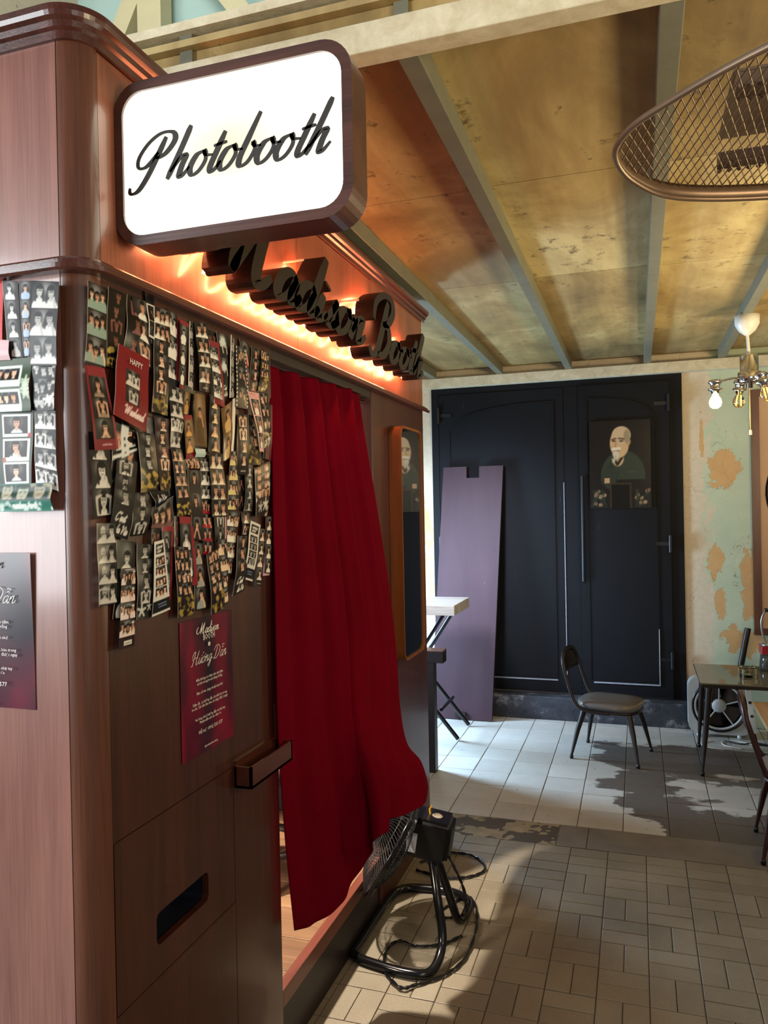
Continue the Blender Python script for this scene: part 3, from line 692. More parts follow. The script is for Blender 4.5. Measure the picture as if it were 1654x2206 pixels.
def panel(P, R, x0, y0, x1, y1, mode, n, top, ex):
    clip = ((P.U >= x0) & (P.U <= x1) & (P.Y >= y0) & (P.Y <= y1)).astype(float)
    w, h = x1-x0, y1-y0
    keep = P.a.copy()
    P.put(clip, {'c': '1e1715', 'b': '191716', 'cd': '150f12', 'n2': '0d0f18', 'gold': '4a3a22', 'glare': '4a4644'}.get(mode, '241d1c') if 'mar' not in ex else '2c171b')
    gx = x0+w*(.5+R.uniform(-.08, .08))
    g = np.exp(-(((P.U-gx)/(.30*w))**2+((P.Y-y0-.25*h)/(.32*h))**2))*clip
    P.put(g*(.62 if mode != 'cd' else .22), 'c8d2d6' if mode in 'c' else 'cfcac0')
    k = max(1, n)
    r = (.165 if k == 1 else .15 if k == 2 else .125 if k == 3 else .105)*w
    if 'big' in ex: r *= 1.3
    order = list(range(k)); R.shuffle(order)
    tops = [top, top, '26211f' if R.random() < .35 else top, 'c9b9a0' if R.random() < .3 else top, top]
    for i in order:
        cx = x0+w*((i+.5)/k if k > 1 else .5+R.uniform(-.07, .07)); cx = x0+w*.5+(cx-x0-w*.5)*.86
        cy = y0+h*(.36+R.uniform(-.06, .07)+(.10 if k > 2 and i % 2 else 0))
        bald = 'bald' in ex and i == 0
        person(P, R, cx, cy, r, tops[i % 5], clip, long=(R.random() < .8 and not bald and 'boy' not in ex), arm=R.choice([0, 0, 0, 0, 1, 1, 2, 3]), bald=bald, hat='hat' in ex and i == k-1)
    if mode in ('b', 'n2'):
        l = P.a@np.array([.3, .59, .11]); t_ = np.array([1.02, 1.0, .97]) if mode == 'b' else np.array([.97, .96, .92])
        P.a = np.where(clip[..., None] > .5, l[..., None]*t_, P.a)
    if mode == 'cd': P.a = np.where(clip[..., None] > .5, P.a*np.array([.62, .5, .52]), P.a)
    if mode == 'gold': P.a = np.where(clip[..., None] > .5, P.a*.75+np.array([.16, .10, .03]), P.a)  # gold reflection of the lit signs, mixed into the print colours
    P.a = np.where(clip[..., None] > .5, P.a, keep)
    P.rect(x0, y1-.02, x1, y1, '0c0a0a', clip)
def squiggle(P, R, x0, x1, y, a, w, c):
    n = max(4, int((x1-x0)/.05)); px, py = x0, y
    for i in range(1, n+1):
        qx = x0+(x1-x0)*i/n; qy = y+a*(1 if i % 2 else -1)*R.uniform(.3, 1); P.line(px, py, qx, qy, w, c); px, py = qx, qy
def leopard(P, R, y0, y1):
    for k in range(16):
        cx, cy = R.uniform(0, 1), R.uniform(y0, y1); P.ell(cx, cy, R.uniform(.10, .2), R.uniform(.06, .12), R.choice(['a08a3c', 'b59c4a', '7a6530']), rot=R.uniform(-1, 1))
    for k in range(9):
        cx, cy = R.uniform(.05, .95), R.uniform(y0+.05, y1); P.ell(cx, cy, R.uniform(.07, .13), R.uniform(.07, .12), R.choice(['191019', '22180f']), rot=R.uniform(-1, 1))
def star(P, cx, cy, r, c):
    for k in range(5):
        a = -PI/2+k*2*PI/5
        P.line(cx, cy, cx+r*math.cos(a), cy+r*math.sin(a), r*.2, c)
    P.ell(cx, cy, r*.45, r*.45, c)
def flower(P, cx, cy, r, c):
    for k in range(5): P.ell(cx+r*.6*math.cos(k*1.257), cy+r*.6*math.sin(k*1.257), r*.42, r*.42, c)
def word(P, s, x, y, size, c, w=.02, vert=False, slant=.4):
    ws, tot = word_strokes(s, slant)
    for ch, ss in ws:
        for st in ss:
            Q = catmull([Vector((a, b, 0)) for a, b in st], 4)
            for p, q in zip(Q, Q[1:]):
                P.line(x+p.x*size, y-p.y*size, x+q.x*size, y-q.y*size, w, c)
def paint(spec, width, height, seed):
    (q, lev, mode, n, ppl, top, ex, lab) = spec
    R = random.Random(seed); asp = height/width
    nu = 27 if mode not in ('card', 'wide', 'pol', 'deck') else 46
    nv = max(8, min(130, int(nu*asp))); 
    base = {'b': '151313', 'c': '1f1414', 'cd': '170f12', 'n': '0e0f18', 'n2': '0a0c15', 'gold': '2a2118', 'glare': '6b6a6a', 'teal': 'b9d2cf', 'edge': 'd9d4cc', 'pink': 'c99aa8', 'card': '7a0f1b', 'red': 'c01018', 'pinkg': 'd8b6ba', 'wide': '3c7466', 'pol': '3a4a35', 'deck': '3a443a'}.get(mode, '1c1515')
    if 'mar' in ex or 'hat' in ex: base = '2a1216'
    P = Print(nu, nv, asp, base)
    x0, x1, y0, y1 = .0, 1.0, .02, asp-.02
    if 'edge' in ex: P.rect(0, 0, 1, asp, '6a6458')
    if 'rt' in ex: P.rect(0, 0, 1, .3, '8a2a32'); y0 = .30
    if 'rr' in ex: P.rect(.80, 0, 1, asp, '86242e'); x1 = .80
    if 'rt' in ex and n > 0: P.rect(0, asp-.32, 1, asp, '7a1c26'); y1 = asp-.32; P.rect(0, 0, .1, asp, '7a1c26') if 'rb' in ex else None
    if 'rb' in ex: x0, x1 = .1, .9; P.rect(.9, 0, 1, asp, '8a3a42'); squiggle(P, R, .35, .75, asp-.16, .015, .012, 'e0c8c8')
    if 'wf' in ex or 'pf' in ex:
        c = 'd6d2cb' if 'wf' in ex else 'd6a9a4'
        P.rect(0, 0, 1, asp, c); x0, x1, y0, y1 = .12, .88, .15, asp-.15
        if 'pf' in ex: y0 = .42; [P.ell(R.random(), R.uniform(.05, .35), .04, .03, 'b06a6a') for _ in range(14)]
        if 'hdr' in ex:
            P.rect(.12, .14, .88, .56, '14120f'); squiggle(P, R, .25, .75, .28, .05, .03, 'd6d2cb'); squiggle(P, R, .25, .6, .44, .05, .03, 'd6d2cb')
            y0 = .66; P.rect(0, asp-.6, 1, asp-.10, '101014'); squiggle(P, R, .3, .8, asp-.42, .015, .012, '8fa0c8'); squiggle(P, R, .35, .8, asp-.3, .015, .012, '8fa0c8'); y1 = asp-.68
    foot = .0
    if 'leo' in ex: foot = .75 if n > 2 else .5
    if 'cap' in ex: foot = max(foot, .35)
    if 'cest' in ex: foot = max(foot, .95)
    if 'tag' in ex: foot = .45
    if 'star' in ex or 'flow' in ex and mode == 'c': foot = max(foot, .55)
    if 'pr' in ex: x1 = .86; P.rect(.86, 0, 1, asp, 'cfa0a8')
    if 'film' in ex: x0, x1 = .16, .84
    if foot: y1 -= foot
    if mode in ('c', 'b', 'cd', 'n2', 'gold', 'glare') and n > 0:
        hgt = (y1-y0)/n; gap = .05 if 'wf' in ex or 'pf' in ex else .012
        if 'cross' in ex.split(): pass
        if 'bald' not in ex and 'bald' in lab: ex += ' bald'
        if ' boy' in lab or 'man in a white tee' in lab: ex += ' boy'
        for k in range(n): panel(P, R, x0, y0+k*hgt, x1, y0+(k+1)*hgt-gap, mode, ppl, top, ex)
    if 'leo' in ex: leopard(P, R, asp-foot*.95, asp-.02)
    if 'cap' in ex: squiggle(P, R, .3, .75, asp-.16, .02, .014, 'd8d0cc')
    if 'cest' in ex and mode != 'n2':
        word(P, "C'est", .18, asp-.48, .13, 'e4e0da', .016); word(P, 'la Vie', .30, asp-.12, .12, 'e4e0da', .016)
    if mode == 'n2' and n == 0: word(P, "la Vie", .2, asp*.7, .12, 'c8c8c8', .016)
    if 'glow' in ex:
        for k in range(2): P.ell(.5, .5+k*1.5, .28, .30, 'd4dcda', soft=5)
    if 'film' in ex:
        P.rect(0, 0, .15, asp, '100d0d'); P.rect(.85, 0, 1, asp, '100d0d')
        k = .09
        while k < asp: P.ell(.07, k, .05, .055, 'e6e2da'); P.ell(.93, k, .05, .055, 'e6e2da'); k += .17
    if 'vtext' in ex: squiggle(P, R, .3, .62, 1.1, .02, .012, '8a8da0'); [P.rect(.45, 1.0+i*.14, .62, 1.06+i*.14, '8088a0') for i in range(18)]
    if 'cross' in ex.split(): P.rect(.0, asp*.52, 1, asp*.52+.10, 'dfe2e0'); P.rect(.36, 0, .66, asp*.62, 'dfe2e0'); [P.rect(.48, .3+i*.16, .54, .37+i*.16, '55585a') for i in range(10)]
    if 'cross2' in ex:
        for k in range(2): cy = y0+(k+.78)*(y1-y0)/3; P.rect(.40, cy-.10, .60, cy-.02, '1a1414'); P.rect(.47, cy-.14, .53, cy+.14, '1a1414')
    if 'tag' in ex: P.rect(.28, asp-.30, .8, asp-.12, 'dfe0d6'); squiggle(P, R, .35, .72, asp-.21, .02, .012, '3a5040'); squiggle(P, R, .2, .85, .07, .02, .014, 'd8c8c8')
    if 'star' in ex: star(P, .3, asp-.33, .24, 'c9cac6'); star(P, .8, asp-.45, .16, 'c9cac6')
    if 'flow' in ex or 'leo2' in ex:
        for k in range(12): flower(P, R.choice([R.uniform(.8, 1), R.uniform(0, .12)]) if 'flow' in ex else R.random(), R.uniform(0, asp) if 'flow' in ex else R.uniform(asp-.8, asp), .07, 'd8d4cc')
        star(P, .35, asp-.3, .16, 'b8b8b4'); star(P, .72, asp-.36, .18, 'dcd8d0')
    if mode == 'card':
        P.rect(.30, asp*.27, .73, asp*.74, '17110f'); panel(P, R, .30, asp*.27, .73, asp*.505, 'b', 2, 'd8d0c0', 'boy'); panel(P, R, .30, asp*.505, .73, asp*.74, 'b', 1, 'cfc6ba', '')
        word(P, 'Weekend', .30, asp*.885, .075, 'ead6d2', .012)
    if mode == 'pol':
        for k in range(2):
            y = .12+k*.78*asp/1.7; P.rect(.18, y, .82, y+.62*asp/1.5, 'd5dcd4'); panel(P, R, .23, y+.04, .77, y+.42*asp/1.5, 'c', 3, '1f2a20', '')
        [star(P, R.choice([.05, .92]), R.uniform(.3, asp-.2), .09, 'c2cdb6') for _ in range(5)]
    if mode == 'deck':
        for k in range(3): y = .08+k*asp/3.1; P.rect(.16, y, .92, y+asp/3.3, 'dfe2da'); panel(P, R, .22, y+.05, .86, y+asp/3.3-.07, 'c', 1, 'dfe6ec', '')
        P.ell(.2, asp*.66, .06, .06, 'a05a4a'); P.ell(.9, asp*.33, .05, .05, 'b02a3a')
    if mode == 'wide':
        panel(P, R, .0, .02, 1, asp*.62, 'c', 3, '4f7f72', ''); P.a = P.a*.65+np.array([.16, .32, .28])*.6
        [flower(P, R.uniform(0, 1), R.uniform(asp*.68, asp*.96), .025, 'e2ece4') for _ in range(26)]
        word(P, 'madison booth', .34, asp*.86, .034, 'eef4ee', .006)
    if 'white paper' in lab or 'bright white edge' in lab or mode == 'edge': P.rect(0, 0, .18, asp, 'd6d0c6')
    rim = np.minimum(P.U, 1-P.U) < .012
    if R.random() < .55: P.a[P.U < .02] = srgb('b8ada2')
    return P
def strip_mesh(name, P, corners, nrm, off, seed, mat, curl=1.0):
    R = random.Random(seed*7+1)
    TL, TR, BR, BL = (Vector(c) for c in corners); N = Vector(nrm)
    nu, nv = P.nu, P.nv
    w = (TR-TL).length; h = (BL-TL).length
    b0, b1, b2 = R.uniform(.0, .05)*w*curl, R.uniform(-.02, .09)*w*curl, R.uniform(0, .12)*w*curl
    ca, cb = R.choice([-1, 1]), R.uniform(.3, 1)
    vs = []
    for j in range(nv):
        v = j/(nv-1)
        for i in range(nu):
            u = i/(nu-1)
            p = (TL.lerp(TR, u)).lerp(BL.lerp(BR, u), v)
            d = off+b0*math.sin(PI*u)+b2*math.sin(PI*v)*.6+b1*v**3*(u if ca > 0 else 1-u)+.02*w*curl*math.sin(9*v+3*cb)*cb
            vs.append(p+N*max(d, .0008))
    flip = (TR-TL).cross(BL-TL).dot(N) > 0
    fs = []
    for j in range(nv-1):
        for i in range(nu-1):
            f = (j*nu+i, j*nu+i+1, (j+1)*nu+i+1, (j+1)*nu+i)
            fs.append(f if flip else f[::-1])
    me = bpy.data.meshes.new(name); me.from_pydata(vs, [], fs); me.materials.append(mat)
    at = me.color_attributes.new('print', 'FLOAT_COLOR', 'POINT')
    c = np.ones((nu*nv, 4)); c[:, :3] = s2l(np.clip(P.a, 0, 1)).reshape(-1, 3)
    at.data.foreach_set('color', c.astype(np.float32).ravel())
    me.polygons.foreach_set('use_smooth', [True]*len(fs)); me.update()
    return link(name, me)
def print_mat(name, rough):
    t = NT(name); a = t.node('ShaderNodeVertexColor', layer_name='print')
    t.base(a.outputs['Color']); return t.set(rough, spec=.28 if rough < .3 else .22)
M['photo_paper'] = print_mat('glossy_photo_print', .26)
M['photo_side'] = print_mat('photo_print_in_window_light', .36)
CARD = None
for i, spec in enumerate(STRIPS+SIDE_STRIPS):
    side = i >= len(STRIPS)
    q, lev, mode, n, ppl, top, ex, lab = spec
    c = [(q[2*k]/1000, q[2*k+1]/1000) for k in range(4)]
    if side: cor = [(x, YN, z) for x, z in c]; N = (0, -1, 0)
    else: cor = [(X0, y, z) for y, z in c]; N = (1, 0, 0)
    width = ((Vector(cor[0])-Vector(cor[1])).length+(Vector(cor[3])-Vector(cor[2])).length)/2
    height = ((Vector(cor[0])-Vector(cor[3])).length+(Vector(cor[1])-Vector(cor[2])).length)/2
    P = paint(spec, width, height, 100+i)
    nm = 'photo_card' if mode in ('card', 'pol', 'wide', 'teal', 'pinkg', 'red') else 'photo_strip'
    if mode == 'gold': P.a = np.clip(P.a, 0, 1)
    o = strip_mesh(nm, P, cor, N, .001+.003*lev, i, M['photo_side' if side else 'photo_paper'], 1.0)
    tag(o, lab or ['dark strip buried under the top layer, below the red card', 'dark sheet behind the middle of the collage'][i % 2], 'photo', 'photo strips on the dark front' if not side else 'photo strips on the pale side')
    if mode == 'card': CARD = (o, cor)
o, cor = CARD
TL, TR, BR, BL = (Vector(c) for c in cor); ax_ = (TR-TL).normalized(); ay_ = (TL-BL).normalized()
text_mesh('lettering', 'HAPPY', .016, M['white_ink'], TL.lerp(TR, .52).lerp(BL.lerp(BR, .52), .17)+Vector((.0245, 0, 0)), ax_, ay_, o, sx=.8)

# ------------------------------------------------------------------ the two instruction flyers
t = NT('flyer_gradient_print'); p = t.map(t.obj(), (1, 1, 1))
sx = t.node('ShaderNodeSeparateXYZ', ins={0: t.node('ShaderNodeTexCoord').outputs['Generated']})
g1 = t.noise(t.map(t.node('ShaderNodeTexCoord').outputs['Generated'], (1.6, 1.6, 1.6), (3.1, .7, 1.0)), 1.0, 1, .4)
t.base(t.ramp(t.math('ADD', t.math('MULTIPLY', g1, 1.3), -.15), [(.25, '1c0e1e'), (.5, '4a0a24'), (.75, '7d0a2c')])); M['flyer'] = t.set(.28)
FL = [("Nếu không có nhân viên tại tiệm\nvà bên trong booth đang trống", .0125, 0), ("Bạn cứ vào chụp thoải mái nhé!", .0125, .074), ("Tiệm đã  có hướng dẫn chi tiết bên trong\nbooth, Chỉ cần làm theo là chụp được ngay", .0125, .030), ("Vui lòng chú ý hướng dẫn và nhẹ tay\nMadisonBooth xin cảm ơn", .0125, -.018), ("Hỗ trợ: 0902 533 577", .0165, -.062), ("@madisonbooth.sg", .0105, -.112)]
def flyer(label, o, ax, ay, wave, seed, w=.212, h=.292):
    o, ax, ay = Vector(o), Vector(ax), Vector(ay); nz = ax.cross(ay)
    R = random.Random(seed)
    def fn(u, v): return o+ax*(u-.5)*w+ay*(.5-v)*h+nz*(.002+wave*(.5+.5*math.sin(3.4*v+R_ph))*(u*u)+.001*math.sin(6*u))
    R_ph = R.uniform(0, 3)
    mb = MB(); mb.grid(lambda u, v: fn(u, 1-v), 10, 16)
    T = mb.build('instruction_flyer', M['flyer']); tag(T, label, 'flyer')
    P = lambda dy, up=.0062: o+ay*dy+nz*(up+wave*.3)
    script_print('script_lettering', 'Madison', .0105, M['white_ink'], P(.112), ax, ay, T, (.09, .24))
    text_mesh('lettering', 'BOOTH', .019, M['white_ink'], P(.103), ax, ay, T, sx=.72)
    script_print('script_lettering', 'Huong Dan', .0135, M['white_ink'], P(.050), ax, ay, T, (.07, .1), marks=[[(3.35, 1.45), (3.6, 1.7)], [(2.95, 1.1), (3.15, 1.25)], [(4.0, 1.1), (4.2, 1.3)], [(9.2, 1.35), (9.45, 1.6), (9.65, 1.35)], [(9.2, 1.8), (9.5, 1.95), (9.8, 1.8), (10.0, 1.95)]])
    fl = MB()
    for k in range(5): fl.lathe([(0, 0), (.0022, 0)], P(.086)+ax*.003*math.cos(k*1.257)+ay*.003*math.sin(k*1.257), nz, 8, False)
    fl.build('flower_mark', M['white_ink'], T)
    for s_, sz, dy in FL:
        text_mesh('lettering', s_, sz*.66, M['white_ink'], P(FLY[s_]), ax, ay, T)
    return T
FLY = dict(zip([f[0] for f in FL], [.012, -.012, -.038, -.071, -.096, -.131]))
flyer('dark red instruction flyer in white lettering, taped on the dark booth front', (X0, 1.473, 1.075), (0, 1, 0), (0, 0, 1), .002, 3)
flyer('glossy red instruction flyer cut by the left picture edge, on the pale booth side', (-1.125, YN, 1.243), (1, 0, 0), (0, 0, 1), .006, 5, h=.279)
# ------------------------------------------------------------------ floor
YB = 5.38
def worn_white():
    t = NT('white_floor_tile'); p = t.pos()
    sp = t.node('ShaderNodeSeparateXYZ', ins={0: p}); x, y = sp.outputs[0], sp.outputs[1]
    n1 = t.noise(t.map(p, (3.2, 4.5, 1)), 1.0, 6, .62, .3); n2 = t.noise(t.map(p, (2.0, 9, 1), (4, 1, 0)), 1.0, 5, .6)
    # grey coating left on the tiles: right hand field with a ragged edge and bare islands
    e1 = t.math('SUBTRACT', t.math('ADD', x, t.math('MULTIPLY', t.math('SUBTRACT', y, 4.35), .12)), -.20)
    e1 = t.math('SUBTRACT', e1, t.math('MULTIPLY', t.math('MAXIMUM', t.math('SUBTRACT', 3.95, y), 0.0), .50))
    e2 = t.math('SUBTRACT', 4.83, t.math('ADD', y, t.math('MULTIPLY', x, -.12)))
    ed = t.math('MINIMUM', e1, e2)
    dx = t.math('DIVIDE', t.math('SUBTRACT', x, .46), .30); dy = t.math('DIVIDE', t.math('SUBTRACT', y, 4.13), .20)
    hole = t.math('SUBTRACT', t.math('SQRT', t.math('ADD', t.math('MULTIPLY', dx, dx), t.math('MULTIPLY', dy, dy))), 1.0)
    ed = t.math('MINIMUM', ed, t.math('MULTIPLY', hole, .16))
    f = t.math('ADD', ed, t.math('ADD', t.math('MULTIPLY', t.math('SUBTRACT', n1, .5), .66), t.math('MULTIPLY', t.math('SUBTRACT', n2, .5), .40)))
    mask = t.math('MULTIPLY_ADD', f, 34.0, .5, clamp=True)
    r = t.node('ShaderNodeObjectInfo').outputs['Random']
    whit = t.mix(t.math('MULTIPLY', t.math('ADD', r, t.noise(p, 14, 5)), .5), hx('a19b90'), hx('c4bfb4'))
    spots = t.math('GREATER_THAN', t.noise(p, 34, 3, .5), .715)
    whit = t.mix(t.math('MULTIPLY', spots, .7), whit, hx('4a4640'))
    grey = t.mix(t.noise(p, 30, 6, .7), hx('4c443c'), hx('6a6056'))
    t.base(t.mix(mask, whit, grey))
    t.bump(t.noise(p, 60, 4), .15, .003)
    return t.set(t.math('MULTIPLY_ADD', n1, .3, .30))
M['tile_white'] = worn_white()
def grey_brick():
    t = NT('grey_cement_brick'); p = t.pos()
    r = t.node('ShaderNodeObjectInfo').outputs['Random']
    big = t.noise(p, 3.0, 4, .6); fine = t.noise(p, 160, 3, .7)
    f = t.math('ADD', t.math('MULTIPLY', big, .55), t.math('ADD', t.math('MULTIPLY', r, .12), t.math('MULTIPLY', fine, .38)))
    t.base(t.ramp(f, [(.25, '5f574a'), (.55, '7d7463'), (.85, '979081')]))
    t.bump(fine, .25, .002); return t.set(.62)
M['brick'] = grey_brick()
M['grout'] = plain('dark_grout', '4a4136', .85)
M['mortar'] = plain('grey_mortar', '6e655a', .75, 0, .35, 9, .3)
fm = MB().box(-3.2, -3.0, -.05, 3.2, YB+.05, -.004)
FLOOR = struct(fm.build('floor', M['grout']))
def tile_mesh(name, w, d, mat, c=.0022, h=.0042):
    mb = MB(); a, b = w/2, d/2
    mb.add([(-a, -b, -h), (a, -b, -h), (a, b, -h), (-a, b, -h), (-a, -b, -c*.6), (a, -b, -c*.6), (a, b, -c*.6), (-a, b, -c*.6), (-a+c, -b+c, 0), (a-c, -b+c, 0), (a-c, b-c, 0), (-a+c, b-c, 0)],
           [(0, 1, 5, 4), (1, 2, 6, 5), (2, 3, 7, 6), (3, 0, 4, 7), (4, 5, 9, 8), (5, 6, 10, 9), (6, 7, 11, 10), (7, 4, 8, 11), (8, 9, 10, 11)], False)
    return mb.mesh(name, mat)
RT = random.Random(11)
def lay(me, name, x, y):
    o = bpy.data.objects.new(name, me); COL.objects.link(o); o.parent = FLOOR
    o.location = (x, y, RT.uniform(-.0011, .0004)); o.rotation_euler = (RT.uniform(-.004, .004), RT.uniform(-.004, .004), RT.uniform(-.006, .006))
WX, WY = .198, .2033
tw = tile_mesh('floor_tile', WX-.0035, WY-.0035, M['tile_white'])
rest = MB()
for i in range(-11, 13):
    for j in range(9):
        x, y = -.482+WX*(i+.5), 3.548+WY*(j+.5)
        if -1.35 < x < .95: lay(tw, 'floor_tile', x, y)
        else: rest.box(x-WX/2+.002, y-WY/2+.002, -.004, x+WX/2-.002, y+WY/2-.002, -.0004)
stuff(rest.build('far_floor_tiles', M['tile_white'], FLOOR))
BX, BY = .150, .1535
bh = tile_mesh('floor_brick', BX-.003, BY/2-.003, M['brick']); bv = tile_mesh('floor_brick', BX/2-.003, BY-.003, M['brick'])
rest = MB()
for i in range(-19, 20):
    for j in range(-1, 40):
        x0 = .010+BX*i; y1 = 3.093-BY*j
        near = -.80 < x0 < .62 and y1 > 1.62
        pcs = []
        if (i+j) % 2 == 0: pcs = [(bv, x0+BX*.25, y1-BY/2, BX/2, BY), (bv, x0+BX*.75, y1-BY/2, BX/2, BY)]
        else: pcs = [(bh, x0+BX/2, y1-BY*.25, BX, BY/2), (bh, x0+BX/2, y1-BY*.75, BX, BY/2)]
        if j == -1: pcs = [(bh, x0+BX/2, y1-BY*.25, BX, BY/2), (bh, x0+BX/2, y1-BY*.75, BX, BY/2)]
        for me, x, y, w, d in pcs:
            if near: lay(me, 'floor_brick', x, y)
            else: rest.box(x-w/2+.0015, y-d/2+.0015, -.004, x+w/2-.0015, y+d/2-.0015, -.0004)
for i in range(-19, 20):
    x = .010+BX*(i+.5); near = -.95 < x < .75
    if near: lay(bh, 'floor_brick', x, 3.2845)
    else: rest.box(x-BX/2+.0015, 3.247, -.004, x+BX/2-.0015, 3.322, -.0004)
stuff(rest.build('far_floor_bricks', M['brick'], FLOOR))
# cement strip between the two kinds of tile: smooth slabs on the right, broken mortar on the left
for x0, x1 in ((-.355, -.232), (-.229, .9), (.903, 3.1)):
    MB().box(x0, 3.326, -.004, x1, 3.545, -.0008, .0008).build('cement_slab', M['mortar'], FLOOR)
ms = MB(); RN = random.Random(5)
def rough(u, v):
    x = -3.1+2.74*u; return (x, 3.326+.22*v, -.004+.006*mnoise.noise((x*9, v*2.2, 0))+.004*mnoise.noise((x*30, v*8, 3)))
ms.grid(rough, 200, 12); ms.build('broken_mortar', plain('broken_mortar', '8a7c62', .85, 0, .5, 16, .6), FLOOR)

# ------------------------------------------------------------------ back wall with two black doors
t = NT('peeling_mint_plaster'); p = t.pos()
sp = t.node('ShaderNodeSeparateXYZ', ins={0: p}); x, z = sp.outputs[0], sp.outputs[2]
n = t.noise(t.map(p, (1.6, 1, 1.0)), 2.6, 6, .62, .5); n2 = t.noise(t.map(p, (2, 1, 1.6), (7, 0, 3)), 2.4, 6, .62, .6)
lft = t.math('MULTIPLY_ADD', t.math('SUBTRACT', t.math('ADD', x, t.math('MULTIPLY', t.math('SUBTRACT', n, .5), .55)), .44), 26.0, .5, clamp=True)
cream = t.mix(t.noise(p, 26, 6, .7), hx('b4a488'), hx('d6cab2'))
mint = t.mix(t.noise(p, 5, 5, .6), hx('9fb096'), hx('c2c9ac'))
c = t.mix(lft, cream, mint)
def blob(cx, cz, rx, rz):
    dx = t.math('DIVIDE', t.math('SUBTRACT', x, cx), rx); dz = t.math('DIVIDE', t.math('SUBTRACT', z, cz), rz)
    return t.math('SUBTRACT', 1.0, t.math('SQRT', t.math('ADD', t.math('MULTIPLY', dx, dx), t.math('MULTIPLY', dz, dz))))
b = blob(.535, 1.66, .09, .15)
for q in ((.47, 1.10, .05, .10), (.66, .92, .05, .22), (.50, .80, .03, .09), (.46, .97, .02, .05), (.62, .55, .10, .10), (-1.5, 1.0, .10, .4), (.40, 1.9, .015, .15)): b = t.math('MAXIMUM', b, blob(*q))
pm = t.math('MULTIPLY_ADD', t.math('ADD', b, t.math('MULTIPLY_ADD', t.math('SUBTRACT', n2, .5), 4.0, t.math('MULTIPLY', t.math('SUBTRACT', t.noise(p, 30, 5, .7), .5), 1.6))), 12.0, .2, clamp=True)
c = t.mix(pm, c, t.mix(t.noise(p, 8, 4), hx('b48a56'), hx('cda873')))
cr = t.node('ShaderNodeTexVoronoi', feature='DISTANCE_TO_EDGE', ins={'Vector': t.mix(.16, p, t.node('ShaderNodeTexNoise', ins={'Vector': p, 'Scale': 9.0}).outputs[1]), 'Scale': 5.5}).outputs[0]
crk = t.math('MULTIPLY', t.math('LESS_THAN', cr, .0035), t.math('GREATER_THAN', n, .5))
c = t.mix(t.math('MULTIPLY', crk, .55), c, hx('5a4c3a'))
pit = t.math('GREATER_THAN', t.noise(p, 42, 2), .74)
c = t.mix(t.math('MULTIPLY', pit, .6), c, hx('4a4030'))
t.base(c); t.bump(t.math('ADD', t.math('MULTIPLY', pm, -.6), t.math('MULTIPLY', t.noise(p, 30, 5), .4)), .5, .006); M['plaster'] = t.set(.85)
wb = MB()
wb.box(-3.2, YB, 0, -1.395, YB+.08, 2.30).box(.285, YB, 0, 3.2, YB+.08, 2.30).box(-3.2, YB, 2.30, 3.2, YB+.08, 5.2).box(-1.395, YB, 0, .285, YB+.08, .16)
struct(wb.build('wall_back', M['plaster']))
t = NT('black_door_paint'); p = t.pos(); n = t.noise(p, 7, 6, .65); sc_ = t.noise(t.map(p, (30, 30, 3)), 1.0, 5, .7)
t.base(t.mix(t.math('MULTIPLY_ADD', t.math('SUBTRACT', sc_, .68), 14.0, 0.0, clamp=True), t.mix(n, hx('08080a'), hx('131417')), hx('34373c')))
t.bump(sc_, .2, .003); M['door'] = t.set(t.math('MULTIPLY_ADD', n, .2, .52), spec=.16)
M['door_edge'] = plain('door_worn_edge', '8b9098', .6, 0, .5, 40)
M['iron'] = plain('black_iron', '19191b', .42, .4)
DFR = MB().box(-1.395, YB-.015, 2.25, .285, YB+.06, 2.30).box(-1.395, YB-.015, .16, -1.345, YB+.06, 2.25).box(.205, YB-.015, .16, .285, YB+.06, 2.25).box(-.470, YB-.018, .16, -.375, YB+.06, 2.25)
struct(DFR.build('trim_door_frame', M['door']))
def arch_poly(x0, x1, z0, z1, rise, left=True):
    P = [(x0, z0), (x1, z0)]
    if left:      # arch springs at the left jamb and is level at the right
        P += [(x1, z1)]+[(x0+(x1-x0)*(1-k/10), z1-rise*(1-math.sqrt(max(0, 1-(k/10)**2.4)))) for k in range(1, 11)]
    else:
        P += [(x0+(x1-x0)*(1-k/10), z1-rise*(1-math.sqrt(max(0, 1-((10-k)/10)**2.4)))) for k in range(0, 11)]
    return P
def door(nm, x0, x1, px0, px1, left, y):
    D = struct(MB().box(x0, y, .165, x1, y+.035, 2.245).build(nm, M['door']))
    poly = arch_poly(px0, px1, .255, 2.16, .17, left)
    cx, cz = (px0+px1)/2, 1.2
    inn = [(cx+(a-cx)*.975, cz+(b-cz)*.988) for a, b in poly]
    mb = MB(); frame_faces(mb, poly, inn, (0, y, 0), (1, 0, 0), (0, 0, 1), (0, -1, 0), .007); mb.build('panel_moulding', M['door'], D)
    mb = MB(); mb.prism(inn, (0, y, 0), (1, 0, 0), (0, 0, 1), (0, -1, 0), .002); mb.build('door_panel', M['door'], D)
    MB().box(px0+.02, y-.0095, .247, px1, y-.006, .256).build('worn_lower_edge', M['door_edge'], D)
    return D
D1 = door('door_1', -1.34, -.472, -1.27, -.535, True, YB-.02)
D2 = door('door_2', -.373, .203, -.318, .125, False, YB-.03)
MB().box(.118, YB-.0395, .25, .124, YB-.036, .62).build('worn_side_edge', M['door_edge'], D2)
MB().box(-.477, YB-.023, .2, -.472, YB-.019, 1.6).build('worn_side_edge', M['door_edge'], D1)
MB().tube([(-.352, YB-.05, .93), (-.352, YB-.05, 1.64)], .011, 8).build('pull_bar', M['iron'], D2)
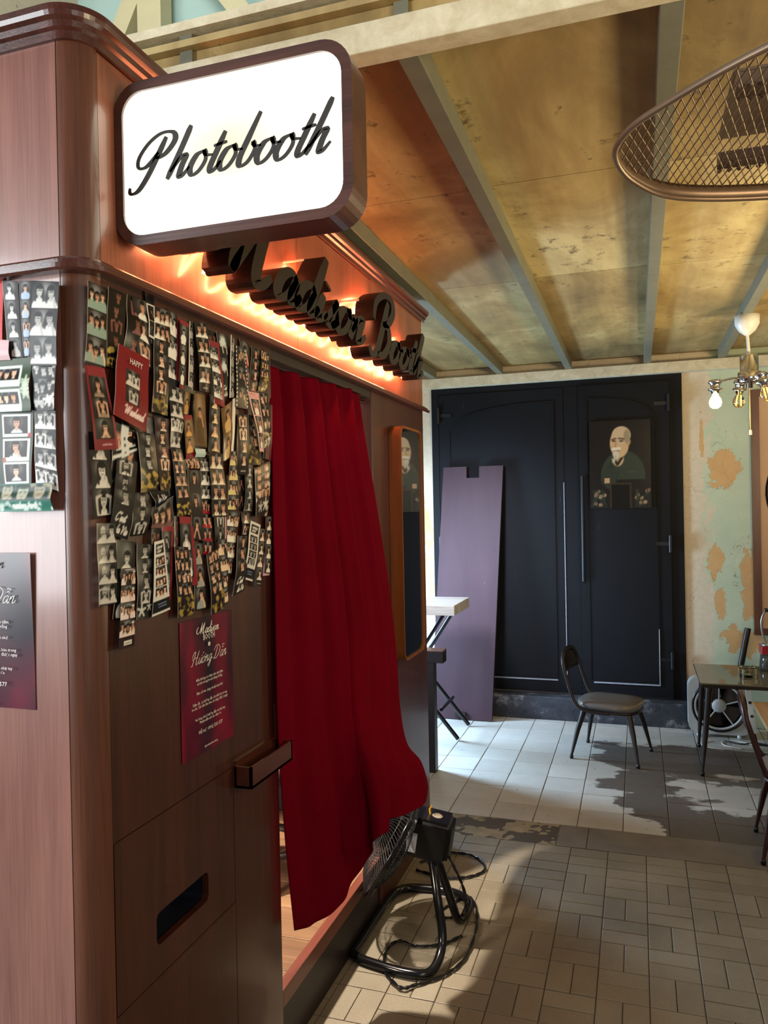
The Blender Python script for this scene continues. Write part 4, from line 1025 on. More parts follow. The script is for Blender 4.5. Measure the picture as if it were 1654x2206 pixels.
for z in (2.10, 1.18, .42):
    MB().tube([(.20, YB-.045, z-.055), (.20, YB-.045, z+.055)], .013, 8).box(.11, YB-.036, z-.012, .20, YB-.03, z+.012).build('hinge', M['iron'], D2)
    MB().tube([(-1.342, YB-.035, z-.055), (-1.342, YB-.035, z+.055)], .013, 8).box(-1.34, YB-.026, z-.012, -1.25, YB-.02, z+.012).build('hinge', M['iron'], D1)
t = NT('worn_step_paint'); p = t.pos(); n = t.noise(p, 9, 6, .7)
t.base(t.ramp(n, [(.35, '1c1c20'), (.55, '33343a'), (.68, '7d7a78')])); t.bump(n, .5, .01); M['step'] = t.set(.7)
struct(MB().box(-1.42, YB-.125, -.002, .30, YB+.02, .155, .006).build('trim_door_step', M['step']))
# painted portrait on the right door
Pp = Print(72, 106, 1.46, '191613'); R = random.Random(4)
cl = np.ones_like(Pp.U)
Pp.ell(.55, .92, .36, .42, '2e3428', rot=0); Pp.rect(.22, .98, .90, 1.45, '191613'); Pp.ell(.33, .93, .12, .2, '2a3026'); Pp.rect(.25, .95, .33, 1.03, 'a9825c')
Pp.line(.47, .60, .36, .75, .05, '262c22'); Pp.ell(.47, .62, .10, .14, 'b08a62'); Pp.line(.47, .72, .58, .55, .02, '1d221a'); Pp.line(.46, .73, .38, .58, .02, '1d221a')
Pp.ell(.50, .38, .155, .24, 'b8946a'); Pp.ell(.53, .25, .155, .15, 'b59a76'); Pp.ell(.645, .36, .035, .06, 'a88258'); Pp.ell(.62, .27, .05, .11, '8d7a5e')
Pp.line(.38, .315, .44, .30, .012, '4a3626'); Pp.line(.49, .30, .57, .31, .012, '4a3626'); Pp.ell(.41, .34, .03, .012, '2a1c14'); Pp.ell(.53, .345, .032, .012, '2a1c14')
Pp.line(.445, .36, .43, .43, .012, '9c774e'); Pp.line(.39, .475, .50, .465, .022, 'cbbfa6'); Pp.ell(.45, .505, .04, .012, '6a4030'); Pp.ell(.44, .57, .05, .07, 'b9ac92'); Pp.line(.43, .60, .40, .68, .022, 'a89c84')
Pp.line(.48, .82, .44, 1.0, .006, '1d221a'); Pp.line(.62, .86, .74, .85, .008, '3c4434')
Pp.rect(.33, 1.04, .69, 1.46, '33281a'); Pp.rect(.36, 1.07, .66, 1.46, '0e0d0c')
for k in range(16): flower(Pp, R.choice([R.uniform(.03, .28), R.uniform(.74, .97)]), R.uniform(1.16, 1.42), .03, R.choice(['a07c58', '8a5a48', 'b08a66']))
for k in range(10): Pp.line(R.uniform(.02, .28), 1.43, R.uniform(.05, .25), 1.15, .005, '2c3426'); Pp.line(R.uniform(.74, .98), 1.43, R.uniform(.74, .95), 1.15, .005, '2c3426')
PT = strip_mesh('portrait_painting', Pp, [(-.302, YB-.05, 2.000), (.087, YB-.05, 2.000), (.087, YB-.05, 1.416), (-.302, YB-.05, 1.416)], (0, -1, 0), .0, 3, print_mat('painted_board', .3), 0.0)
tag(PT, 'painted portrait of an old man with white goatee, on the right black door', 'painting')
MB().box(-.302, YB-.0485, 1.416, .087, YB-.036, 2.0).build('panel_board', M['iron'], PT)

# ------------------------------------------------------------------ mezzanine: beams, joists, stained boards
t = NT('stained_plywood'); p = t.obj(); r = t.node('ShaderNodeObjectInfo').outputs['Random']
big = t.noise(t.map(p, (1.5, .9, 1)), 1.6, 6, .65, .7); st = t.noise(t.map(p, (9, .9, 1)), 1.0, 5, .6, .4); bl = t.noise(p, 16, 6, .75)
f = t.math('ADD', t.math('MULTIPLY', big, .6), t.math('ADD', t.math('MULTIPLY', st, .3), t.math('MULTIPLY', r, .12)))
c = t.ramp(f, [(.32, '66522e'), (.50, '9c8350'), (.68, 'c6b27a')])
c = t.mix(t.math('MULTIPLY', t.math('MULTIPLY_ADD', t.math('SUBTRACT', bl, .56), 9.0, 0.0, clamp=True), t.math('GREATER_THAN', big, .5)), c, hx('63512f'))
t.base(c); t.bump(bl, .15, .003); M['ply'] = t.set(.7)
M['joist'] = plain('grey_green_joist_paint', '6f6e5c', .55, 0, .22, 12, .15)
t = NT('flaking_cream_paint'); p = t.obj(); n = t.noise(p, 18, 6, .72, .4)
t.base(t.ramp(n, [(.27, '8a7350'), (.36, 'b9ab8a'), (.7, 'd6ccae')])); t.bump(n, .4, .006); M['cream'] = t.set(.75)
CE = struct(MB().box(-3.2, 1.44, 2.445, 3.2, YB, 2.46).build('ceiling', M['ply']))
JX = [-1.84, -1.36, -.889, -.426, .076, .522, 1.0, 1.48, 1.96]
for i, x in enumerate(JX[:-1]):
    xa, xb = x+.001, JX[i+1]-.001
    cuts = [1.46, 2.33+(.0 if i % 2 else .01), 3.33+(.02 if i % 3 else 0), 4.33, YB-.005]
    for a, b_ in zip(cuts, cuts[1:]): MB().box(xa, a+.0015, 2.42, xb, b_-.0015, 2.444).build('ceiling_board', M['ply'], CE)
for x in JX:
    MB().box(x-.022, 1.50, 2.360, x+.022, YB-.07, 2.4195, .002).build('ceiling_joist', M['joist'], CE)
struct(MB().box(-3.2, 1.452, 2.358, 3.2, 1.502, 2.418, .002).build('trim_front_beam', M['cream']))
struct(MB().box(-3.2, 1.44, 2.480, 3.2, 1.50, 2.500).build('trim_floor_edge', M['cream']))
struct(MB().box(-3.2, YB-.075, 2.292, 3.2, YB, 2.359, .002).build('trim_back_beam', M['cream']))
for x in (-1.41, -.925, -.44, .05, .55):
    MB().box(x, 1.455, 2.418, x+.03, 1.50, 2.480).build('block', M['joist'], CE)
struct(MB().box(-3.2, 2.9, -0.0, -2.9, 3.0, 5.2).box(-3.2, 3.0, 2.3, -2.9, YB, 5.2).box(-3.0, 3.0, 2.05, -2.9, YB, 2.3).box(-3.0, 4.95, 0, -2.9, YB, 2.05).build('wall_left', M['plaster']))
M['mint'] = plain('upper_mint_wall', 'a9c2b8', .85, 0, .12, 2)
struct(MB().box(-5.2, 3.55, 2.5, 3.2, 3.6, 6.2).build('wall_upper', M['mint']))
M['truss'] = plain('cream_truss_paint', 'cbbf95', .7, 0, .12, 6)
TR = MB().box(-2.41, 3.40, 2.6, -2.27, 3.50, 5.2).build('roof_truss', M['truss']); tag(TR, 'cream painted roof truss above the mezzanine edge', 'roof truss')
def bar(a, b_, w, d):
    a, b_ = Vector(a), Vector(b_); u = (b_-a).normalized(); s_ = u.cross(Vector((0, 1, 0))).normalized()*w/2; e = Vector((0, d, 0))
    return MB().add([a-s_, a+s_, b_+s_, b_-s_, a-s_+e, a+s_+e, b_+s_+e, b_-s_+e], [(0, 1, 2, 3), (7, 6, 5, 4), (0, 4, 5, 1), (1, 5, 6, 2), (2, 6, 7, 3), (3, 7, 4, 0)], False)
bar((-2.34, 3.41, 4.62), (-1.55, 3.41, 3.55), .10, .08).build('brace', M['truss'], TR)
bar((-2.36, 3.41, 4.30), (-2.95, 3.41, 3.20), .10, .08).build('brace', M['truss'], TR)
# ------------------------------------------------------------------ hanging lamp of chrome arms
M['bulb_lit'] = glow('lit_filament_bulb', 'ffd070', 14)
M['bulb_glass'] = glass('bulb_glass', 'fff2dc')
M['filament'] = glow('filament', 'ffb040', 9)
M['white_plastic'] = plain('white_plastic', 'e2ddd0', .4, 0, .03)
LX, LY = .526, 4.16
CH = thing('pendant_lamp', 'chrome multi arm pendant lamp with a pull cord, under the right joist', 'lamp', (LX, LY, 2.36))
part(MB().lathe([(.0, 2.262), (.012, 2.264), (.038, 2.285), (.056, 2.318), (.058, 2.360), (.0, 2.360)], (LX, LY, 0)), 'canopy', 'white_plastic', CH)
part(MB().tube([(LX, LY, 2.27), (LX+.006, LY, 2.165)], .0075, 10), 'stem', 'white_plastic', CH)
part(MB().lathe([(0, 2.17), (.040, 2.168), (.042, 2.16), (.042, 2.085), (.053, 2.082), (.053, 2.035), (.048, 2.03), (.016, 2.028), (.016, 2.005), (0, 2.005)], (LX+.006, LY, 0)), 'hub', 'chrome', CH)
part(MB().tube([(LX+.006, LY-.005, 2.02), (LX+.007, LY-.005, 1.795)], .0022, 6), 'pull_cord', plain('brass_cord', 'c9a860', .35, .6), CH)
part(MB().lathe([(0, 1.80), (.006, 1.797), (.007, 1.775), (0, 1.772)], (LX+.007, LY-.005, 0)), 'cord_end', 'white_plastic', CH)
for k, (a, lit, ln, dz) in enumerate(((PI*.985, True, .155, -.012), (-PI*.30, False, .075, -.005), (PI*.02, False, .16, .0), (PI*.55, False, .15, 0))):
    d = Vector((math.cos(a), math.sin(a), 0)); b0 = Vector((LX+.006, LY, 2.058)); e = b0+d*ln+Vector((0, 0, dz))
    A = part(MB().tube([b0, b0+d*(ln*.5), e], .005, 8), 'arm', 'chrome', CH)
    tl = d*.35+Vector((0, 0, -1)) if not lit else Vector((0, 0, -1)); tl.normalize()
    part(MB().lathe([(0, -.012), (.026, -.010), (.032, -.002), (.033, .004), (.024, .010), (.022, .03), (.034, .034), (.034, .04), (.020, .045), (.018, .058), (0, .058)], e, tl, 20), 'socket', 'chrome', A)
    prof = [(0, .056), (.013, .058), (.016, .07), (.026, .085), (.030, .102), (.026, .120), (.014, .131), (0, .133)]
    B = part(MB().lathe(prof, e, tl, 20), 'bulb', 'bulb_lit' if lit else 'bulb_glass', A)
    if lit: point('lit_bulb_light', e+tl*.16, 7, (1, .70, .34), .03)
    else:
        for q in (-1, 1):
            o_ = d.cross(Vector((0, 0, 1)))*.006*q; part(MB().tube([e+tl*.07+o_, e+tl*.118+o_*1.4], .0022, 6), 'filament', 'filament', A)

# ------------------------------------------------------------------ expanded metal guard hanging at the top right
M['guard'] = plain('bronze_wire', '7a6450', .42, .6, .15, 30)
GZ = 2.10
GU = thing('mesh_lamp_guard', 'oval expanded metal lamp guard with a rolled rim, hanging top right', 'lamp guard', (.35, 1.5, GZ))
g_out = catmull([(-.028, 1.495, 0), (-.012, 1.42, 0), (.045, 1.345, 0), (.19, 1.218, 0), (.45, 1.06, 0), (.75, 1.00, 0), (.98, 1.06, 0), (1.10, 1.3, 0), (1.08, 1.6, 0), (.9, 1.80, 0), (.55, 1.80, 0), (.27, 1.765, 0), (.09, 1.70, 0), (.005, 1.60, 0)], 7, True)
mb = MB()
def drop(p): return .004+.020*min(1, max(0, (p.y-1.40)/.30))
def band():
    n = len(g_out); c = Vector((.5, 1.42, 0)); vs = []
    for lo, o_ in ((1, 0), (0, 0), (1, .004), (0, .004)):
        for p in g_out: q = p+(c-p).normalized()*o_; vs.append((q.x, q.y, GZ-drop(p) if lo else GZ+.004))
    fs = []
    for i in range(n):
        j = (i+1) % n; fs += [(i, j, n+j, n+i), (2*n+j, 2*n+i, 3*n+i, 3*n+j), (n+i, n+j, 3*n+j, 3*n+i), (j, i, 2*n+i, 2*n+j)]
    return vs, fs
mb.add(*band(), True)
part(mb, 'rim_band', 'guard', GU)
part(MB().tube([(p.x, p.y, GZ-drop(p)) for p in g_out], .0055, 8, True), 'rim_rod', 'guard', GU)
poly2 = [(p.x, p.y) for p in g_out]
def inside(x, y):
    c = False; n = len(poly2); j = n-1
    for i in range(n):
        (xi, yi), (xj, yj) = poly2[i], poly2[j]
        if (yi > y) != (yj > y) and x < (xj-xi)*(y-yi)/(yj-yi)+xi: c = not c
        j = i
    return c
def clip_line(a, d, L):
    n = 160; segs = []; cur = None
    for k in range(n+1):
        p = (a[0]+d[0]*L*k/n, a[1]+d[1]*L*k/n)
        if inside(*p):
            if cur is None: cur = p
            last = p
        elif cur is not None: segs.append((cur, last)); cur = None
    if cur is not None: segs.append((cur, last))
    return segs
mb = MB()
for sgn in (-1, 1):
    d = (math.cos(math.radians(76*sgn)), math.sin(math.radians(76*sgn)))
    for k in range(-10, 112):
        a = (-.45+k*.0150, .9 if sgn > 0 else 1.95)
        for p, q in clip_line(a, d, 1.35): mb.tube([(p[0], p[1], GZ), (q[0], q[1], GZ)], .0014, 4, caps=False)
stuff(part(mb, 'expanded_mesh', 'guard', GU))
# inner channel with beaded edges, seen through the mesh
mb = MB()
for y0, y1, x0, x1 in ((1.335, 1.38, .16, 1.0), (1.625, 1.66, .16, 1.0)):
    mb.box(x0, y0, GZ+.006, x1, y1, GZ+.026)
part(mb, 'channel', 'guard', GU)
mb = MB()
for y in (1.335, 1.382, 1.625, 1.662):
    for k in range(48): mb.lathe([(0, -.0055), (.0055, 0), (0, .0055)], (.165+k*.0175, y, GZ+.004), n=6)
stuff(part(mb, 'rivets', 'guard', GU))
for x in (.3, .9): part(MB().tube([(x, 1.48, GZ+.03), (x, 1.48, 2.42)], .006, 6), 'hanger', 'bronze', GU)
part(MB().box(.16, 1.38, GZ+.05, 1.0, 1.625, GZ+.055), 'tray', 'guard', GU)

# ------------------------------------------------------------------ floor fan by the doorway
M['blk'] = plain('black_gloss_plastic', '0c0c0e', .22, 0, .1)
M['wireblk'] = plain('black_wire', '0b0b0c', .5)
M['tubeblk'] = plain('black_enamel_tube', '0f0f11', .18, .2)
FN = thing('floor_fan', 'black tilted floor fan on a bent tube stand, under the curtain', 'fan', (-.75, 2.5, 0))
path = catmull([(-.665, 2.455, .285), (-.635, 2.40, .19), (-.612, 2.365, .07), (-.625, 2.29, .019), (-.68, 2.258, .016), (-.80, 2.272, .016), (-.885, 2.30, .016), (-.893, 2.36, .016), (-.89, 2.64, .016), (-.87, 2.745, .016), (-.80, 2.78, .016), (-.69, 2.785, .016), (-.615, 2.745, .016), (-.598, 2.66, .016), (-.608, 2.575, .03), (-.628, 2.535, .13), (-.665, 2.500, .285)], 7)
part(MB().tube(path, .0145, 12), 'tube_stand', 'tubeblk', FN)
part(MB().tube([(-.665, 2.44, .285), (-.665, 2.515, .285)], .017, 10).box(-.69, 2.445, .275, -.645, 2.51, .31, .004), 'tilt_joint', 'blk', FN)
C0 = Vector((-.805, 2.46, .315)); D0 = Vector((-.82, -.12, .50)).normalized()
E0 = D0.orthogonal().normalized(); G0 = D0.cross(E0)
mot = MB(); bm = bmesh.new(); bmesh.ops.create_cube(bm, size=1)
for v in bm.verts: v.co = Vector((v.co.x*.132, v.co.y*.130, v.co.z*.185))
bmesh.ops.bevel(bm, geom=bm.edges[:], offset=.014, segments=3, affect='EDGES')
zx = -Vector((-.98, -.06, .16)).normalized(); zy = Vector((0, 0, 1)).cross(zx).normalized(); zz = zx.cross(zy)
MC = Vector((-.695, 2.475, .362))
for v in bm.verts: v.co = MC+zz*v.co.x+zy*v.co.y+zx*v.co.z
mot.addbm(bm, False)
MO = part(mot, 'motor_housing', 'blk', FN)
part(MB().lathe([(0, 0), (.058, 0), (.075, .045), (.085, .075), (0, .075)], MC-zx*.075, -zx, 28), 'motor_collar', 'blk', FN)
mb = MB()
for k in range(9): mb.box(0, 0, 0, 0, 0, 0) if False else mb.add([MC+zx*.0915+zy*a+zz*(-.042+k*.0105+b_) for a, b_ in ((-.045, 0), (.045, 0), (.045, .004), (-.045, .004))]+[MC+zx*.0945+zy*a+zz*(-.042+k*.0105+b_) for a, b_ in ((-.045, 0), (.045, 0), (.045, .004), (-.045, .004))], [(4, 5, 6, 7), (0, 1, 5, 4), (1, 2, 6, 5), (2, 3, 7, 6), (3, 0, 4, 7)], False)
stuff(part(mb, 'vent_ribs', 'tubeblk', MO))
lab = MB(); lo = MC-zy*.0660+zx*(-.045)+zz*(-.02)
lab.add([lo+zx*a+zz*b_-zy*.0006 for a, b_ in ((0, -.025), (.033, -.025), (.033, .04), (0, .04))], [(0, 1, 2, 3)], False)
part(lab, 'rating_label', plain('grey_label', '8f9096', .5), MO)
part(MB().tube([MC+zz*.06+zy*.0, MC+zz*.064+zx*.012, MC+zz*.082+zx*.006, MC+zz*.095+zx*.012], .0035, 6), 'yellow_tie', plain('yellow_tie', 'e0a818', .5), MO)
part(MB().lathe([(.018, .0), (.018, .008), (.012, .012), (0, .012)], MC+zz*.058+zx*.035, zz, 14), 'speed_knob', 'white_plastic', MO)
RG = .180
def ringpts(r, h, n=48): return [C0+D0*h+(E0*math.cos(2*PI*k/n)+G0*math.sin(2*PI*k/n))*r for k in range(n)]
part(MB().tube(ringpts(RG, 0), .0045, 8, True), 'guard_rim', 'tubeblk', FN)
def cage(sign, depth, name):
    mb = MB()
    for k in range(84):
        a = 2*PI*k/84; pts = []
        for q in range(6):
            s_ = q/5; r = RG*(1-.72*s_); h = sign*depth*math.sin(s_*PI/2); t_ = a+.5*s_*sign
            pts.append(C0+D0*h+(E0*math.cos(t_)+G0*math.sin(t_))*r)
        mb.tube(pts, .0012, 4, caps=False)
    for f_ in (.25, .6): mb.tube(ringpts(RG*(1-.72*f_), sign*depth*math.sin(f_*PI/2), 40), .0014, 4, True)
    stuff(part(mb, name, 'wireblk', FN))
cage(-1, .05, 'rear_guard'); cage(1, .06, 'front_guard')
part(MB().lathe([(0, .055), (.03, .056), (.058, .062), (.058, .066), (0, .07)], C0, D0, 24), 'guard_badge', 'blk', FN)
for k in range(3):
    a = 2*PI*k/3
    def bl_fn(u, v): r = .035+.14*v; t_ = a+(u-.5)*1.15*(.6+.5*v)+.3*v; return C0+D0*(-.012+.03*(u-.5))+(E0*math.cos(t_)+G0*math.sin(t_))*r
    part(MB().grid(bl_fn, 6, 6), 'blade', plain('smoke_blade', '26282c', .25), FN)
part(MB().lathe([(0, -.05), (.036, -.05), (.036, .02), (.02, .035), (0, .04)], C0, D0, 20), 'blade_hub', 'blk', FN)
def cable(name, pts, r, mat, label=None, parent=None, twist=False):
    P = catmull(pts, 10); mb = MB()
    if twist:
        for s_ in (0, PI):
            Q = []
            for i, p in enumerate(P):
                d = (P[min(i+1, len(P)-1)]-P[max(i-1, 0)]).normalized(); e = d.orthogonal().normalized() if abs(d.z) > .9 else d.cross(Vector((0, 0, 1))).normalized(); g = d.cross(e)
                Q.append(p+(e*math.cos(i*.75+s_)+g*math.sin(i*.75+s_))*r*.8)
            mb.tube(Q, r, 6)
    else: mb.tube(P, r, 6)
    o = part(mb, name, mat, parent)
    if label: tag(o, label, 'cable')
    return o
z = .008
cable('power_cable', [(-.615, 2.47, .30), (-.57, 2.46, .22), (-.56, 2.50, .12), (-.60, 2.56, .05), (-.70, 2.62, z), (-.62, 2.78, z), (-.555, 2.64, z), (-.545, 2.42, z), (-.585, 2.30, z), (-.66, 2.22, z), (-.70, 2.19, .012), (-.77, 2.26, z), (-.80, 2.36, z), (-.78, 2.43, z), (-.72, 2.42, z), (-.64, 2.45, z), (-.585, 2.52, z)], .0032, 'tubeblk', 'black twisted flex looping on the bricks under the floor fan', None, True)
cable('power_cable', [(-.86, 3.00, z), (-.80, 3.10, z), (-.70, 3.12, z), (-.63, 3.08, z), (-.60, 3.00, z), (-.65, 2.93, z), (-.74, 2.90, z), (-.86, 2.93, z)], .0035, 'tubeblk', 'black flex loop on the floor behind the fan motor', None, True)

# ------------------------------------------------------------------ far left corner: leaning board, two tables
M['purple'] = NT('dark_plum_varnish'); t = M['purple']; n = t.noise(t.map(t.obj(), (8, 8, 1.2)), 1.0, 5, .6); sc2 = t.math('GREATER_THAN', t.noise(t.map(t.obj(), (40, 40, 6)), 1.0, 3), .735)
t.base(t.mix(t.math('MULTIPLY', sc2, .5), t.mix(n, hx('2c1b20'), hx('493238')), hx('8a6a60'))); M['purple'] = t.set(.55, spec=.3)
BD = thing('leaning_board', 'notched dark plum board leaning on the left black door', 'board', (-1.13, 5.2, 0))
bx0, bx1, nx0, nx1 = -1.300, -.878, -1.135, -1.045
poly = [(bx0, 0), (bx1-.075, 0), (bx1, 1.735), (nx1, 1.735), (nx1, 1.655), (nx0, 1.655), (nx0, 1.735), (bx0+.0, 1.735)]
poly[0] = (-1.375, 0)
up = Vector((.0, .195, 1.71)).normalized()
part(MB().prism(poly, (0, 5.11, .004), (1, 0, 0), up, (0, 1, -.12), .034), 'panel', 'purple', BD)
part(MB().box(-1.20, 5.095, .02, -1.13, 5.125, .055), 'corner_block', 'plinth', BD)
M['whitewash'] = wood('whitewashed_wood', '8d8578', 'cfc8ba', 'X', .8, .5)
TA = thing('side_table', 'thick whitewashed tabletop on crossed dark tube legs, beyond the booth', 'table', (-1.3, 4.5, 0))
part(MB().box(-1.75, 4.36, .815, -1.02, 4.78, .875, .003), 'tabletop', 'whitewash', TA)
for y in (4.40, 4.72): 
    part(MB().tube([(-1.62, y, .81), (-1.08, y+.25, .012)], .013, 8), 'leg', 'tubeblk', TA)
    part(MB().tube([(-1.10, y, .81), (-1.66, y+.25, .012)], .013, 8), 'leg', 'tubeblk', TA)
part(MB().tube([(-1.17, 4.60, .20), (-1.17, 4.92, .20)], .011, 8), 'cross_bar', 'tubeblk', TA)
TB = thing('dark_table', 'low dark wooden table with a square leg, tucked behind the booth end', 'table', (-1.3, 4.1, 0))
part(MB().box(-1.85, 4.05, .60, -1.015, 4.13, .662, .002), 'tabletop_rail', 'bronze', TB)
part(MB().box(-1.85, 4.056, .650, -1.022, 4.16, .664, .001), 'tabletop', 'rail', TB)
part(MB().box(-1.118, 4.05, 0, -1.068, 4.11, .60, .002), 'leg', 'plinth', TB)
part(MB().box(-1.80, 4.05, 0, -1.75, 4.11, .60, .002), 'leg', 'plinth', TB)
part(MB().box(-2.2, 4.075, .01, -1.119, 4.095, .60), 'light_blocking_panel', 'plinth', TB)  # unseen panel added to block doorway light and shade the near floor

# ------------------------------------------------------------------ metal chairs
M['seat_v'] = plain('grey_vinyl', '66605a', .30, 0, .1, 9, .05)
M['steel_b'] = plain('dark_bronze_steel', '2a2320', .38, .5, .2, 20)
M['steel_r'] = plain('red_brown_steel', '40241e', .34, .4, .2, 20)
def chair(label, cx, cy, ang, z, mat, seat_mat):
    T = thing('metal_chair', label, 'chair', (cx, cy, 0)); ca, sa = math.cos(ang), math.sin(ang)
    W_ = lambda a, b_, h: Vector((cx+a*ca-b_*sa, cy+a*sa+b_*ca, h))      # a forward, b left
    outl = rrect(.345, .30, .105, 7)
    mb = MB(); mb.smooth = True; n = len(outl); lay_ = [(.90, z-.038), (1.0, z-.030), (1.02, z-.018), (1.0, z-.006), (.93, z), (.6, z+.003)]
    vs = [W_(a*s_, b_*s_, h) for s_, h in lay_ for a, b_ in outl]
    mb.add(vs, [(i*n+k, i*n+(k+1) % n, (i+1)*n+(k+1) % n, (i+1)*n+k) for i in range(len(lay_)-1) for k in range(n)], True)
    mb.add(vs[-n:], [tuple(range(n))], True); mb.add(vs[:n], [tuple(range(n))[::-1]], True)
    mb.build('seat', M[seat_mat], T)
    part(MB().tube([W_(a*.96, b_*.96, z-.046) for a, b_ in outl], .009, 8, True), 'seat_frame', mat, T)
    for s_ in (-1, 1):
        for f_ in (-1, 1):
            a0, b0 = f_*.125, s_*.105; a1, b1 = f_*(.185 if f_ > 0 else .185), s_*.165
            L_ = part(MB().tube([W_(a0, b0, z-.05), W_((a0+a1)/2, (b0+b1)/2, z*.5), W_(a1, b1, .018)], [.017, .014, .007], 8), 'leg', mat, T)
            part(MB().lathe([(0, 0), (.010, .001), (.011, .016), (.007, .024), (0, .024)], W_(a1, b1, 0), (0, 0, 1), 10), 'rubber_foot', 'blk', L_)
    hoop = catmull([W_(.03, -.15, z-.05), W_(-.10, -.155, z-.045), W_(-.165, -.15, z-.005), W_(-.205, -.145, z+.10), W_(-.235, -.135, z+.205), W_(-.245, -.09, z+.262), W_(-.248, 0, z+.278), W_(-.245, .09, z+.262), W_(-.235, .135, z+.205), W_(-.205, .145, z+.10), W_(-.165, .15, z-.005), W_(-.10, .155, z-.045), W_(.03, .15, z-.05)], 6)
    part(MB().tube(hoop, .0105, 9), 'back_hoop', mat, T)
    def bp(u, v): return W_(-.222-.024*v-.012*math.sin(PI*u), (-.125+.25*u)*(1-.12*v), z+.155+.105*v)
    mb = MB(); mb.grid(bp, 10, 6); o = mb.build('back_plate', M[mat], T); md = o.modifiers.new('t', 'SOLIDIFY'); md.thickness = .004
    mb = MB()
    for k in range(7):
        v = .12+k*.125; mb.tube([bp(u/8, v)+Vector((ca, sa, 0))*.004 for u in range(1, 8)], .0022, 5)
    stuff(part(mb, 'plate_ribs', mat, T))
    return T
chair('dark metal chair with an oval grey vinyl seat, alone before the black doors', -.165, 4.61, -.22, .325, 'steel_b', 'seat_v')
chair('red brown metal chair cut by the right picture edge, near the glass table', .645, 3.52, -.05, .36, 'steel_r', 'seat_v')

# ------------------------------------------------------------------ glass topped table, things on and below it
M['table_glass'] = NT('smoky_table_glass'); t = M['table_glass']; t.base('77745e'); t.b.inputs['Transmission Weight'].default_value = .35; t.b.inputs['Alpha'].default_value = 1; M['table_glass'] = t.set(.05)
GT = thing('glass_table', 'small glass topped metal table with splayed legs, at the right wall', 'table', (.62, 4.62, 0))
tz = .487
part(MB().box(.296, 4.365, tz, 1.05, 4.885, tz+.008, .002), 'glass_top', 'table_glass', GT)
part(MB().box(.31, 4.38, tz-.02, 1.04, 4.40, tz-.001).box(.31, 4.85, tz-.02, 1.04, 4.87, tz-.001).box(.31, 4.40, tz-.02, .33, 4.85, tz-.001).box(1.02, 4.40, tz-.02, 1.04, 4.85, tz-.001), 'table_frame', 'steel_b', GT)
for x, y, x1, y1 in ((.345, 4.41, .302, 4.374), (.345, 4.84, .320, 4.882), (1.0, 4.41, 1.05, 4.374), (1.0, 4.84, 1.05, 4.882)):
    L_ = part(MB().tube([(x, y, tz-.012), ((x+x1)/2, (y+y1)/2, tz*.5), (x1, y1, .02)], [.018, .015, .007], 8), 'leg', 'steel_b', GT)
    part(MB().lathe([(0, 0), (.010, .002), (.013, .013), (.008, .026), (0, .027)], (x1, y1, 0), (0, 0, 1), 10), 'rubber_foot', 'blk', L_)
M['ash_glass'] = glass('thick_ashtray_glass', 'e8e4c8', .05)
mb = MB(); AX, AY, az0 = .555, 4.585, tz+.009
so_, si_ = rrect(.088, .088, .018, 4), rrect(.060, .060, .014, 4)
frame_faces(mb, so_, si_, (AX, AY, az0), (1, 0, 0), (0, 1, 0), (0, 0, 1), .042)
mb.prism(si_, (AX, AY, az0), (1, 0, 0), (0, 1, 0), (0, 0, 1), .012)
for k in range(4): a = PI/4+k*PI/2; mb.lathe([(0, .04), (.016, .042), (.012, .052), (0, .054)], (AX+.046*math.cos(a), AY+.046*math.sin(a), az0), n=8)
AT = part(mb, 'ashtray', 'ash_glass', None); tag(AT, 'thick square glass ashtray on the glass table', 'ashtray')
M['red_enamel'] = plain('red_enamel', '9c1018', .25, 0, .08); M['tin'] = plain('worn_tin', 'b0aca4', .3, .9, .15, 20); M['lamp_glass'] = plain('smoky_lamp_glass', '4c4a40', .12)
LNX, LNY, lz = .690, 4.78, tz+.0085
LN = thing('oil_lamp', 'red collared tin oil lamp with a bent wire handle, at the right picture edge', 'lamp', (LNX, LNY, lz))
part(MB().lathe([(0, 0), (.052, 0), (.054, .02), (.05, .06), (.046, .095), (0, .095)], (LNX, LNY, lz)), 'glass_body', 'lamp_glass', LN)
part(MB().prism(rrect(.098, .098, .012, 3), (LNX, LNY, lz+.095), (1, 0, 0), (0, 1, 0), (0, 0, 1), .045), 'collar', 'red_enamel', LN)
part(MB().lathe([(0, .165), (.02, .163), (.046, .150), (.050, .140), (0, .140)], (LNX, LNY, lz)), 'cap', 'tin', LN)
HD = part(MB().tube(catmull([(LNX-.02, LNY, lz+.155), (LNX-.035, LNY, lz+.215), (LNX-.038, LNY, lz+.275), (LNX-.022, LNY, lz+.325), (LNX+.01, LNY, lz+.345)], 6), .0055, 8), 'wire_handle', 'tin', LN)
part(MB().lathe([(0, -.012), (.011, -.008), (.012, .006), (0, .012)], (LNX-.012, LNY, lz+.338), (1, 0, .5), 12), 'handle_knob', 'blk', HD)
TU = part(MB().tube([(.515, 5.235, .002), (.650, 5.335, .645)], .019, 14), 'dark_tube', 'steel_b', None); tag(TU, 'dark tube leaning on the peeling wall behind the glass table', 'tube')

